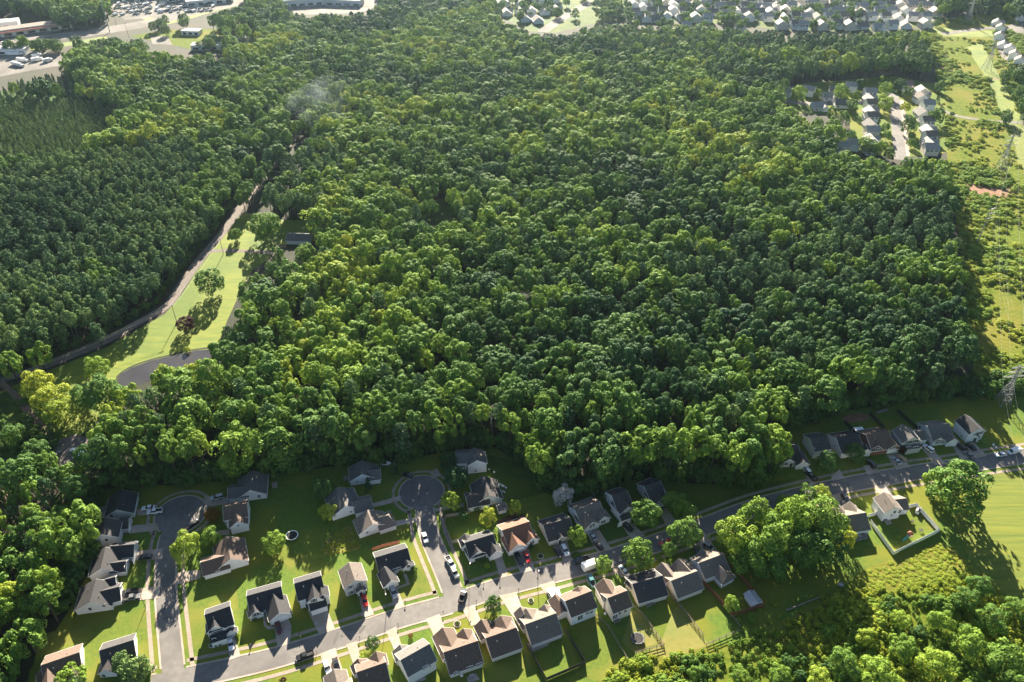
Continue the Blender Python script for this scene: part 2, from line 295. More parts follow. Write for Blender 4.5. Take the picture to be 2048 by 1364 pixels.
sheet('turning_circle', disc(cirL, 9.3), 0.06, M['asphalt'], 'round asphalt turning circle beside the pair of white cars')
sheet('turning_circle', disc(cirM, 8.6), 0.061, M['asphalt'], 'round empty asphalt turning circle near the wood edge')
for c0, cx, cy_, r_ in ((( 885, 1163), 872, 1170, 5.5), ((921, 1152), 930, 1152, 5.5)): pass
def cut(pl, keep): 
    """runs of consecutive points that satisfy keep"""
    runs, cur = [], []
    for p in pl:
        if keep(p): cur.append(p)
        else:
            if len(cur) > 1: runs.append(cur)
            cur = []
    if len(cur) > 1: runs.append(cur)
    return runs
def dist_pl(p, pl): return min((Vector((p.x - q.x, p.y - q.y))).length for q in pl)
def dense(pl, st=1.0):
    out = []
    for a, b in zip(pl, pl[1:]):
        n = max(1, int((b - a).length / st)); out += [a + (b - a) * (k / n) for k in range(n)]
    return out + [pl[-1]]
MAINd, LEFTd, MIDd = dense(MAIN), dense(LEFT), dense(MID)
far_from = lambda p, *ws: all(dist_pl(p, pl) > d for pl, d in ws)
kb, swk = MB(), MB()
for pl, hw, others in ((MAINd, 3.6, ((LEFTd, 3.9), (MIDd, 3.9))), (LEFTd, 3.3, ((MAINd, 4.2), ([cirL], 9.6))), (MIDd, 3.3, ((MAINd, 4.2), ([cirM], 8.9)))):
    for sg in (-1, 1):
        for run in cut(offset(pl, sg * (hw + 0.25)), lambda p: far_from(p, *others)): strip_mb(kb, run, -0.3, 0.3, 0.0, 0.10)
        side = offset(pl, sg * (hw + 2.6))
        if pl is MAINd and sg == 1: pass
        for run in cut(side, lambda p: far_from(p, *((o, d - 0.2) for o, d in others))): strip_mb(swk, run, -0.65, 0.65, 0.07)
for c, r_, pl in ((cirL, 9.3, LEFTd), (cirM, 8.6, MIDd)):
    ringp = [Vector(q) for q in disc(c, r_ + 0.25, 90)]; ringp.append(ringp[0])
    for run in cut(ringp, lambda p: dist_pl(p, pl) > 3.6): strip_mb(kb, run, -0.3, 0.3, 0.0, 0.10)
    ringp = [Vector(q) for q in disc(c, r_ + 2.4, 90)]; ringp.append(ringp[0])
    for run in cut(ringp, lambda p: dist_pl(p, pl) > 5.4): strip_mb(swk, run, -0.6, 0.6, 0.07)
tag(kb.build('kerb', M['concrete']), 'pale concrete kerbs along the estate streets', kind='structure')
tag(swk.build('pavement', M['sidewalk']), 'narrow tan pavements beside the estate streets', kind='structure')
DRIVES = [('T3', (520, 1060), (610, 1040), (690, 1312), (538, 1370)), ('T3', (1145, 870), (1335, 790), (1385, 900), (1365, 1115), (1192, 1185)), ('T3', (1600, 680), (1860, 640), (1975, 930), (1765, 1020)),
    ('T6', (530, 930), (620, 890), (740, 1155), (598, 1200)), ('T6', (930, 790), (1040, 760), (1155, 1045), (1025, 1082)), ('T7', (545, 735), (755, 655), (870, 1000), (640, 1030)),
    ('T7', (905, 612), (1045, 565), (1100, 800), (1000, 880)), ('T7', (1450, 428), (1585, 365), (1665, 650), (1560, 690)), ('T8', (80, 525), (262, 455), (345, 690), (190, 760)),
    ('T8', (560, 382), (725, 335), (820, 560), (690, 620)), ('T8', (1060, 212), (1285, 160), (1375, 400), (1245, 500)), ('T8', (1588, 72), (1785, 12), (1870, 220), (1745, 260)),
    ('U2', (595, 770), (692, 720), (795, 1025), (685, 1066)), ('U2', (850, 740), (1060, 640), (1155, 955), (965, 1005)), ('U2', (1400, 600), (1600, 560), (1660, 810), (1555, 850)),
    ('U3', (495, 860), (665, 810), (830, 1070), (645, 1120)), ('U3', (950, 720), (1090, 690), (1300, 900), (1120, 960)), ('U3', (1470, 560), (1590, 510), (1780, 760), (1630, 830)),
    ('U4', (600, 75), (690, 60), (760, 240), (660, 280)), ('U4', (985, 60), (1095, 10), (1215, 160), (1110, 170)), ('U5', (990, 40), (1085, 30), (1230, 250), (1040, 290)),
    ('U6', (560, 890), (655, 860), (790, 1105), (685, 1125)), ('U6', (1000, 1010), (1130, 900), (1205, 1040), (1020, 1075)), ('U6', (1480, 850), (1650, 820), (1740, 945), (1560, 985)),
    ('U7', (90, 760), (235, 720), (420, 910), (225, 955)), ('U7', (550, 640), (650, 605), (895, 865), (750, 890)), ('U7', (990, 640), (1070, 610), (1215, 800), (1105, 815)), ('U7', (1145, 590), (1275, 575), (1460, 765), (1290, 800)),
    ('U8', (390, 330), (545, 285), (660, 420), (490, 440)), ('U8', (925, 212), (1095, 180), (1210, 340), (1050, 340)),
    ('T1', (925, 540), (1165, 485), (1215, 595), (935, 612)), ('T1', (830, 740), (1155, 698), (1195, 785), (840, 828)), ('T1', (895, 1040), (1240, 1005), (1235, 1135), (915, 1155)), ('T2', (1050, 310), (1512, 240), (1512, 385), (1060, 435)),
    ('T4', (105, 430), (395, 440), (395, 525), (125, 555)), ('T2', (1695, 90), (1990, 55), (1990, 155), (1715, 232)), ('T4', (205, 850), (405, 825), (415, 885), (205, 905)),
    ('T5', (635, 790), (1000, 695), (1005, 755), (680, 832)), ('T5', (885, 1010), (1235, 955), (1245, 1010), (920, 1075)), ('T5', (1365, 400), (1445, 350), (1510, 440), (1390, 485)), ('T5', (1010, 415), (1110, 425), (1175, 470), (1110, 500)), ('T5', (1425, 850), (1780, 780), (1790, 830), (1440, 890))]
for i, (t, *pts) in enumerate(DRIVES):
    sheet('driveway', poly(t, *pts), 0.11 + 0.0005 * (i % 7), M['concrete'], 'pale concrete driveway of one house')
for t, *pts in (('T6', (1128, 582), (1168, 570), (1228, 742), (1042, 815), (1035, 782), (1182, 728)), ('T3', (985, 715), (1020, 715), (1045, 890), (1150, 915), (1150, 945), (1060, 945), (1010, 900)), ('T8', (1430, 850), (1650, 790), (1730, 830), (1725, 870), (1510, 965)), ('U5', (1340, 640), (1470, 560), (1495, 610), (1385, 672)), ('T7', (1815, 1030), (1950, 985), (2000, 1090), (1860, 1130)), ('U8', (1070, 640), (1150, 625), (1178, 690), (1110, 705)), ('T8', (620, 1300), (740, 1240), (800, 1330), (650, 1390)), ('T4', (905, 270), (975, 260), (975, 330), (920, 335))):
    sheet('patio', poly(t, *pts), 0.09, M['concrete'], 'concrete garden path or patio slab')
for t, *pts in (('U1', (700, 1010), (850, 930), (1000, 900), (1100, 970), (1020, 960), (880, 1010), (720, 1080)), ('U6', (1150, 110), (1400, 40), (1560, 60), (1590, 150), (1400, 190), (1230, 190))):
    sheet('bare_earth', poly(t, *pts), 0.05, M['mulch'] if t == 'U1' else M['clay'], 'bare brown earth in a back garden')
# far roads and yards
track('highway', [(-60, 104), (0, 92), (80, 78), (176, 66), (293, 47), (371, 27), (430, 14), (520, -4), (620, -20)], 26, M['farpave'], 0.08, 'wide pale highway crossing beyond the woods', 6)
track('verge', [(-60, 112), (20, 103), (90, 95), (150, 86), (215, 76)], 14, M['meadow'], 0.05, 'sunlit yellow grass verge beside the far highway')
track('verge', [(300, 44), (345, 34), (400, 18), (460, 4)], 42, M['meadow'], 0.04, 'pale grass bank along the far highway')
sheet('truck_yard', P((-80, 170), (8, 152), (70, 140), (118, 132), (130, 108), (70, 100), (-80, 112)), 0.05, M['farpave'], 'pale truck yard at the edge of the pine wood')
sheet('car_yard', P((190, 0), (250, 40), (330, 33), (420, 8), (480, -12), (200, -14)), 0.05, M['farpave'], 'pale vehicle storage yard beyond the highway')
sheet('car_park', P((0, 80), (20, 84), (60, 74), (120, 62), (110, 52), (20, 62), (-60, 70)), 0.05, M['farpave'], 'forecourt of the red roofed shops')
sheet('clearing', P((390, 100), (260, 72), (330, 60), (420, 58), (520, 64), (560, 82), (700, 82), (700, 96), (600, 92), (480, 100)), 0.04, M['rough_grass'], 'grassy clearing with a few buildings below the highway')
sheet('car_park', P((300, 72), (335, 72), (345, 90), (305, 88)), 0.06, M['farpave'], 'empty pale car park in the far clearing')
sheet('commercial_yard', P((560, 16), (600, 30), (720, 26), (760, 10), (760, -14), (560, -14)), 0.05, M['farpave'], 'pale yard around the far flat roofed store')
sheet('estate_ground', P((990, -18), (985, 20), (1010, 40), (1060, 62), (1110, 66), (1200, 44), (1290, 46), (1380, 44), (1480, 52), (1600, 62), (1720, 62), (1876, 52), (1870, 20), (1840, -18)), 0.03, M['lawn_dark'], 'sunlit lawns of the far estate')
track('far_street', [(1085, 64), (1110, 46), (1150, 22), (1185, 2), (1210, -14)], 12, M['farpave'], 0.07, 'broad pale street leading up between the far estates')
for i, (a, b) in enumerate((((1200, 30), (1880, 40)), ((1260, 16), (1880, 24)), ((1260, 4), (1880, 10)))):
    track('far_street', [a, ((a[0] + b[0]) / 2, (a[1] + b[1]) / 2 - 1), b], 9, M['farpave'], 0.06 + 0.004 * i, 'narrow pale street between rows of far houses')
track('far_street', [(1885, 68), (1960, 58), (2020, 54), (2100, 50)], 8, M['farpave'], 0.075, 'pale street along the end of the power line corridor')
sheet('estate_ground', P((2000, 60), (1985, 75), (2000, 110), (2030, 140), (2120, 170), (2120, 40), (2040, 40)), 0.06, M['farpave'], 'pale paved court of the estate beside the corridor')
FAR = P((1545, 184), (1600, 168), (1690, 160), (1790, 152), (1885, 172), (1905, 260), (1900, 302), (1868, 312), (1790, 314), (1690, 304), (1650, 292), (1700, 262), (1700, 232), (1600, 226))
sheet('lawn', FAR, 0.03, M['lawn'], 'lawns of the far street enclosed by the wood')
track('far_street', [(1800, 320), (1798, 290), (1794, 250), (1790, 215), (1786, 192), (1770, 188)], 8.5, M['asphalt'], 0.07, 'asphalt street between the two rows of far houses')
track('far_street', [(1788, 205), (1740, 204), (1660, 206), (1600, 206), (1570, 200)], 8, M['asphalt'], 0.066, 'asphalt side street of the far houses in the wood shade')
track('far_pavement', [(1812, 312), (1808, 250), (1800, 200)], 5, M['concrete'], 0.055, 'sunlit pavement and drives beside the far street')

for i, (t, x, y) in enumerate((('T5', 1342, 615), ('T5', 1225, 710), ('T5', 1158, 520), ('T1', 1480, 515), ('T7', 845, 495), ('T6', 1610, 905))):
    mb = MB(); q = W(t, x, y); mb.cyl((q.x, q.y, .06), .42, .012, 14); tag(mb.build('manhole_cover', M['darkmetal']), f'dark round manhole cover, {["nearest the rim of", "near the mouth of", "at the back of"][i % 3]} {"the empty turning circle" if i < 3 else "the estate streets"}' if i < 3 else ['dark manhole cover in the busy turning circle', 'dark manhole cover in the main street by the roof shadow', 'dark drain cover at the corner kerb'][i - 3], 'manhole')
rp = random.Random(8)
for i in range(22):
    q = rp.choice(MAINd + LEFTd[:40] + MIDd); a = rp.uniform(0, 3); l_, w_ = rp.uniform(1.5, 6), rp.uniform(.5, 1.4); u_, v_ = Vector((math.cos(a), math.sin(a), 0)), Vector((-math.sin(a), math.cos(a), 0)); c = q + v_ * rp.uniform(-1.5, 1.5)
    sheet('tar_patch', [c + u_ * (l_ / 2 * math.cos(k * .785) * rp.uniform(.8, 1.1)) + v_ * (w_ / 2 * math.sin(k * .785) * rp.uniform(.8, 1.1)) for k in range(8)], .066 + .0004 * i, M['asphalt_new'] if i % 3 else M['asphalt_old'], 'patch of different asphalt on the street')
# ------------------------------------------------------------------ trees
from mathutils import noise as mnoise
def cards(mb_pos, nrm, size, rng, fold=0.25):
    n = len(mb_pos)
    t = rng.normal(size=(n, 3)); t -= nrm * (t * nrm).sum(1)[:, None]; t /= np.linalg.norm(t, axis=1)[:, None]
    b = np.cross(nrm, t); s = size[:, None]; asp = rng.uniform(0.6, 1.0, (n, 1))
    q = np.stack([mb_pos - t * s, mb_pos - b * s * asp - nrm * s * fold, mb_pos + t * s * rng.uniform(0.7, 1.2, (n, 1)), mb_pos + b * s * asp - nrm * s * fold], 1)
    return q.reshape(-1, 3)
def card_mesh(name, v, leaf, m):
    n = len(v) // 4; me = bpy.data.meshes.new(name); me.vertices.add(len(v)); me.vertices.foreach_set('co', v.astype(np.float32).ravel())
    me.loops.add(n * 4); me.loops.foreach_set('vertex_index', np.arange(n * 4, dtype=np.int32)); me.polygons.add(n)
    me.polygons.foreach_set('loop_start', np.arange(0, n * 4, 4, dtype=np.int32))
    a = me.attributes.new('leaf', 'FLOAT', 'FACE'); a.data.foreach_set('value', leaf.astype(np.float32))
    me.materials.append(m); me.update(calc_edges=True); return me
def crown_broad(seed, n=2400, nl=24, zs=0.85, m='leaf', lr=(0.19, 0.34), size=(0.04, 0.08)):
    """unit crown (radius about 1): billowing leaf clumps around the ends of the limbs"""
    rng = np.random.default_rng(seed); c, r, d0 = [], [], []
    k = 0
    while len(c) < nl:
        z = 1 - 1.78 * ((k + 0.5) / (nl * 1.05)); k += 1; z = max(z, -0.8)
        a = 2.399963 * k + rng.uniform(-0.5, 0.5); h = math.sqrt(max(0, 1 - z * z)); d = np.array([h * math.cos(a), h * math.sin(a), z])
        rad = rng.uniform(0.45, 0.86); c.append(d * np.array([rad, rad, rad * zs])); d0.append(d); r.append(rng.uniform(*lr))
    c, r, d0 = np.array(c) + rng.normal(0, 0.055, (len(c), 3)), np.array(r), np.array(d0); lobe_l = rng.uniform(-0.12, 0.12, nl)
    idx = rng.choice(nl, n * 2, p=(lambda w: w / w.sum())(r ** 2 * rng.uniform(0.4, 1.4, nl)))
    d = rng.normal(size=(n * 2, 3)) + 0.55 * d0[idx] + np.array([0, 0, 0.45]); d /= np.linalg.norm(d, axis=1)[:, None]
    p = c[idx] + d * r[idx][:, None] * rng.uniform(0.78, 1.08, (n * 2, 1))
    deep = np.zeros(n * 2, bool)
    for i in range(nl): deep |= (np.linalg.norm(p - c[i], axis=1) < r[i] * 0.72)
    keep = np.where(~deep)[0][:n]; p, d, idx = p[keep], d[keep], idx[keep]
    nr = d + 0.28 * rng.normal(size=p.shape); nr /= np.linalg.norm(nr, axis=1)[:, None]
    leaf = np.clip(0.42 + lobe_l[idx] + rng.normal(0, 0.16, len(p)), 0, 1)
    return card_mesh('crown', cards(p, nr, rng.uniform(*size, len(p)), rng), leaf, M[m])
def crown_pine(seed, n=1000, nl=26, cone=0.0):
    """unit pine crown: tufts of needles on whorled branches, height from -1 to 1"""
    rng = np.random.default_rng(seed); P_, N_, L_ = [], [], []
    for i in range(nl):
        z = -0.9 + 1.85 * (i + 0.5) / nl; prof = (1.08 - (z + 0.9) / 2.0) if cone else math.sqrt(max(0.05, 1 - ((z + 0.05) / 1.0) ** 2)) * 0.85
        a = 2.399963 * i + rng.uniform(-0.4, 0.4); rad = prof * rng.uniform(0.35, 0.8) if z < 0.8 else 0.05
        c = np.array([math.cos(a) * rad, math.sin(a) * rad, z]); rr = rng.uniform(0.24, 0.36) * (0.8 if cone else 1.15) * (0.5 + 0.6 * prof)
        k = n // nl; d = rng.normal(size=(k, 3)) + np.array([math.cos(a) * 0.4, math.sin(a) * 0.4, 0.5]); d /= np.linalg.norm(d, axis=1)[:, None]
        P_.append(c + d * rr * rng.uniform(0.7, 1.05, (k, 1)) * np.array([1, 1, 0.8])); nr = d + 0.4 * rng.normal(size=d.shape); N_.append(nr / np.linalg.norm(nr, axis=1)[:, None]); L_.append(np.clip(0.4 + rng.uniform(-.15, .15) + rng.normal(0, 0.17, k), 0, 1))
    p, nr, lf = np.concatenate(P_), np.concatenate(N_), np.concatenate(L_)
    return card_mesh('crown', cards(p, nr, rng.uniform(0.06, 0.11, len(p)), rng), lf, M['needle'])
def trunk_mesh(seed, limbs=5, m='bark', top=0.72):
    """unit height trunk, tapered, with rising limbs"""
    rng = random.Random(seed); mb = MB()
    mb.bar((0, 0, -0.02), (0, 0, 0.35), 0.020, 7, 0.015); mb.bar((0, 0, 0.34), (0.01, 0, top), 0.015, 6, 0.006)
    for i in range(limbs):
        a = 2.4 * i + rng.uniform(-.4, .4); z = 0.4 + 0.28 * i / limbs; l = rng.uniform(0.13, 0.22)
        mb.bar((0, 0, z), (math.cos(a) * l, math.sin(a) * l, z + l * 0.9), 0.008, 5, 0.003)
    return mb.mesh('trunk', M[m])
BROAD = [crown_broad(100 + i, zs=z, nl=nl) for i, (z, nl) in enumerate(((0.9, 24), (1.0, 28), (1.1, 32), (0.95, 18), (1.0, 38), (0.85, 26)))]
ROUND = [crown_broad(200 + i, n=2900, nl=46, zs=1.0, lr=(0.2, 0.28), size=(0.035, 0.068)) for i in range(2)]
GARD = [crown_broad(250 + i, n=2800, nl=nl, zs=1.0, lr=(0.26, 0.4), size=(0.035, 0.07)) for i, nl in enumerate((26, 34, 22))]
PINE = [crown_pine(300 + i) for i in range(3)]; CONE = [crown_pine(320 + i, 800, 22, 1) for i in range(2)]
TRUNK = [trunk_mesh(400 + i) for i in range(3)]; PTRUNK = [trunk_mesh(420, 0, top=0.92)]
def tree(name, label, cat, base, H, Rc, crown, tint, trunk=None, group=None, mat_=None, zr=None, rz=None, sq=1.0):
    """Empty at the foot of the tree > trunk, crown"""
    t = thing(name, label, cat, base, random.uniform(0, 6.28) if rz is None else rz, group)
    zr = zr or min(H * 0.46, Rc * 1.12)
    k = link('trunk', trunk or random.choice(TRUNK), t, (0, 0, 0)); k.scale = (H * 1.0,) * 3
    c = link('crown', crown, t, (0, 0, H - zr * 0.97)); c.scale = (Rc * sq, Rc / sq, zr); c['tint'] = float(tint)
    if mat_: c.material_slots[0].link = 'OBJECT'; c.material_slots[0].material = M[mat_]
    return t
# --- the wood: every tree's place, kind, size and tint; the nearest 300 of each kind are things, the rest one mass
EXCL = [HOOD, MEADOW, ROW, FAR] + [P(*q) for q in (
    ((-200, 130), (-60, 36), (0, 30), (108, 42), (112, 64), (240, 44), (215, 10), (230, -20), (520, -20), (480, 8), (400, 32), (300, 62), (210, 84), (130, 96), (130, 140), (62, 152), (0, 165), (-200, 190)),
    ((270, 68), (330, 60), (450, 64), (452, 100), (380, 106), (290, 96)), ((462, 66), (515, 66), (515, 86), (462, 86)), ((560, 14), (600, 28), (720, 22), (760, 8), (760, -20), (560, -20)),
    ((985, -25), (985, 20), (1010, 40), (1060, 62), (1110, 66), (1200, 44), (1290, 48), (1380, 46), (1480, 54), (1600, 64), (1720, 64), (1876, 54), (1870, 20), (1840, -25)),
    ((1985, 55), (1980, 80), (2000, 120), (2040, 150), (2200, 180), (2200, 20)), ((850, 440), (875, 408), (920, 402), (912, 428), (870, 446)), ((640, 440), (565, 440), (570, 480), (640, 485)),
    ((112, 886), (165, 880), (172, 912), (122, 918)), ((240, 756), (240, 742), (300, 722), (350, 711), (430, 700), (428, 713), (330, 729), (262, 752)))]
BB = [(min(p.x for p in e), max(p.x for p in e), min(p.y for p in e), max(p.y for p in e), [(p.x, p.y) for p in e]) for e in EXCL]
LANEd = dense(smooth(LANE, 5), 6)
def pol(*pts): return [pts[i:i + 2] for i in range(0, len(pts), 2)]
YOUNG = pol(-50, 175, 60, 172, 200, 186, 250, 215, 215, 262, 165, 300, 60, 316, -50, 320)
STRIP = pol(-50, 150, 60, 140, 130, 136, 230, 190, 200, 182, 60, 168, -50, 180)
PINES = pol(-100, 330, 190, 300, 330, 270, 520, 330, 490, 400, 440, 460, 360, 560, 310, 620, -100, 760)
PINES2 = pol(1260, 440, 1500, 400, 1900, 430, 1960, 600, 1965, 790, 1760, 800, 1560, 700, 1420, 620, 1330, 560)
PINES3 = pol(1230, 60, 1500, 62, 1880, 70, 1890, 150, 1600, 160, 1420, 150, 1280, 120)
PINES4 = pol(520, 340, 640, 270, 700, 330, 640, 430, 540, 400)
BRIGHT = pol(420, 520, 640, 460, 900, 560, 1000, 700, 760, 760, 470, 700)
BRIGHT2 = pol(1140, 560, 1300, 520, 1330, 700, 1200, 760); BRIGHT3 = pol(-50, 900, 220, 940, 200, 1250, -50, 1300)
pts = []; cell = {}
rngf = random.Random(5)
def free(x, y, r):
    i0, j0 = int(x // 8), int(y // 8)
    for i in range(i0 - 2, i0 + 3):
        for j in range(j0 - 2, j0 + 3):
            for (a, b, q) in cell.get((i, j), ()):
                if (a - x) ** 2 + (b - y) ** 2 < (0.55 * (r + q)) ** 2: return False
    return True
def excluded(x, y):
    for x0, x1, y0, y1, e in BB:
        if x0 <= x <= x1 and y0 <= y <= y1 and inside((x, y), e): return True
    return any((q.x - x) ** 2 + (q.y - y) ** 2 < 22 for q in LANEd)
def hides(x, y, h, r):
    for z in (h, h * .55):
        q = G(*to_px((x, y, z)))
        for x0, x1, y0, y1, e in BB[1:]:
            if x0 <= q.x <= x1 and y0 <= q.y <= y1 and inside((q.x, q.y), e): return True
    q = G(*to_px((x, y, h)))
    if q.y > 330 and any((p.x - q.x) ** 2 + (p.y - q.y) ** 2 < (r * .9 + (3 if q.y > 480 else 0)) ** 2 for p in LANEd): return True
    return False
def cands():
    for step in (13.0, 5.6, 3.0):
        y = 85.0
        while y < 1130:
            hw = (y * ca + HCAM * sa) * 0.72 + 40; x = -hw
            while x < hw:
                yield step, x + rngf.uniform(-.5, .5) * step, y + rngf.uniform(-.5, .5) * step
                x += step
            y += step
for step, x, y in cands():
    u, v = to_px((x, y, 12))
    if not (-90 < u < 2140 and -45 < v < 1440): continue
    young = inside((u, v), YOUNG)
    if (step < 5) != young: 
        if not (step < 5 and inside((u, v), PINES) ): continue
    n1 = mnoise.noise((x * 0.012, y * 0.012, 3.3)); n2 = mnoise.noise((x * 0.03, y * 0.03, 8.1)); n3 = mnoise.noise((x * 0.02, y * 0.02, 5.5)); q = rngf.random()
    if young: kind, r, h, tint = 'cone', rngf.uniform(2.3, 2.9), rngf.uniform(5.5, 6.8), 0.8 + 0.2 * q
    elif inside((u, v), STRIP): kind, r, h, tint = 'cone', rngf.uniform(2, 2.6), rngf.uniform(9, 12), 0.4
    elif inside((u, v), PINES):
        if n3 > 0.22: kind, r, h, tint = 'broad', rngf.uniform(4, 6), rngf.uniform(13, 17), 0.3 + 0.25 * q
        else: kind, r, h, tint = 'pine', rngf.triangular(2.7, 5.0, 3.6), rngf.uniform(11, 16.5) + (3 if v > 560 else 0), 0.35 + 0.5 * q + 0.5 * n1
    else:
        pp = 0.12
        if inside((u, v), PINES2): pp = 0.52 + 0.9 * n3
        elif inside((u, v), PINES3): pp = 0.62
        elif inside((u, v), PINES4): pp = 0.7
        if rngf.random() < pp: kind, r, h, tint = 'pine', rngf.uniform(3.2, 5.4), rngf.uniform(14, 19), 0.3 + 0.45 * q + 0.4 * n1
        else:
            kind, r, h = 'broad', (rngf.triangular(6.8, 11, 7.6) if step > 10 else rngf.triangular(3.6, 6.6, 4.8)), rngf.uniform(14, 19.5) + 3 * n2
            if step > 10: h += 2
            tint = 0.47 + 0.6 * n1 + 0.35 * n2 + 0.5 * (q - 0.5)
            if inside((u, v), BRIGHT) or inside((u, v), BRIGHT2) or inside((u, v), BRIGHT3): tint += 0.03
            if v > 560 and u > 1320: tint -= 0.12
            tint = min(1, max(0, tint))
    if step < 10 and not young and rngf.random() < .07 and v < 880: continue
    if step > 10 and (kind != 'broad' or r < 6.7 or q > .68): continue
    if v > 1000: r *= 0.9
    if 760 < v < 1000 and u < 1560: h += 4.5 if u < 720 else 3.2
    elif v > 700 and u > 1500: h += 2
    if u > 1780 and v > 330: h += 3
    if not free(x, y, r) or excluded(x, y) or hides(x, y, h, r): continue
    cell.setdefault((int(x // 8), int(y // 8)), []).append((x, y, r)); pts.append((kind, x, y, r, h, tint, u, v))
print('forest trees', len(pts), {k: sum(p[0] == k for p in pts) for k in ('broad', 'pine', 'cone')})
LM = [('the pond', 340, 740), ('the lane bend', 330, 610), ('the busy turning circle', 361, 1000), ('the empty turning circle', 843, 930), ('the boat', 768, 915), ('the hidden white house', 945, 900),
      ('the white flowering tree', 1125, 975), ('the flecked roof house', 1300, 950), ('the street bend', 1480, 975), ('the first shaded house', 1560, 900), ('the brick fronted house', 1700, 850), ('the tall end house', 1930, 820),
      ('the lattice pylon', 2000, 790), ('the slim steel pylon', 1955, 480), ('the caravan', 160, 900), ('the white car pair', 200, 990), ('the two pickups', 120, 1190), ('the corner house', 60, 1300),
      ('the grassy glade', 870, 430), ('the farmhouse', 595, 470), ('the smoke', 630, 240), ('the far wooded street', 1790, 310), ('the lone meadow tree', 500, 560), ('the wood middle', 1000, 650), ('the pine stand', 1600, 600), ('the golden grass', 720, 960)]
LMW = [(n, G(a, b)) for n, a, b in LM]
used_rank = {}
ORD = ('closest', 'second closest', 'third closest', 'fourth closest', 'fifth closest')
def forest_label(kind, x, y, r, tint):
    near = sorted(LMW, key=lambda q: (q[1].x - x) ** 2 + (q[1].y - y) ** 2)[:2]; key = (kind, near[0][0]); k = used_rank[key] = used_rank.get(key, 0) + 1
    if kind == 'pine': tone = 'dark blue-green' if tint < 0.4 else 'dull green' if tint < .6 else 'grey-green'
    else: tone = 'dark' if tint < 0.3 else 'deep green' if tint < .45 else 'mid green' if tint < 0.6 else 'light green' if tint < 0.8 else 'yellow-green'
    size = 'very broad' if r > 6.3 else 'broad' if r > 5.4 else 'slim' if r < 4 else 'medium'; nm = 'pine' if kind == 'pine' else 'leafy tree'
    if k <= 5: return f'{tone} {nm} {ORD[k - 1]} to {near[0][0]}', None
    lab = f'{tone} {size} {nm} between {near[0][0]} and {near[1][0]}'
    return lab, lab
shown = lambda p: -10 < p[6] < 2058 and 0 < p[7] < 1390
real = []
for kind in ('broad', 'pine'):
    real += sorted((p for p in pts if p[0] == kind and shown(p)), key=lambda p: -p[3] / Vector((p[1], p[2], HCAM - p[4])).length)[:298]
realset = set(id(p) for p in real)
order = sorted(real, key=lambda p: min((q[1].x - p[1]) ** 2 + (q[1].y - p[2]) ** 2 for q in LMW))
PROTO = {}
vcount = {'broad': 0, 'pine': 0}
for p in order:
    kind, x, y, r, h, tint, u, v = p; lab, grp = forest_label(kind, x, y, r, tint)
    k = vcount[kind]; vcount[kind] += 1
    if kind == 'broad':
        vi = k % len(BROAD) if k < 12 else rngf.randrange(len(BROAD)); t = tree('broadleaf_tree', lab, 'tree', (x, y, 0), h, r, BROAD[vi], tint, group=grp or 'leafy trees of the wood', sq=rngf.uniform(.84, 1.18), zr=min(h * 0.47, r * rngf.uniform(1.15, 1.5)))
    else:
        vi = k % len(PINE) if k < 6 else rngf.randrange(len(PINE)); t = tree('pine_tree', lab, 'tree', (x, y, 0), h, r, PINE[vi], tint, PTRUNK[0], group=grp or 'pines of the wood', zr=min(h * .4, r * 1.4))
    for ch in t.children:
        if ch.name.startswith('crown'): PROTO.setdefault((kind, vi), ch)
        else: PROTO.setdefault((kind, 'trunk'), ch)
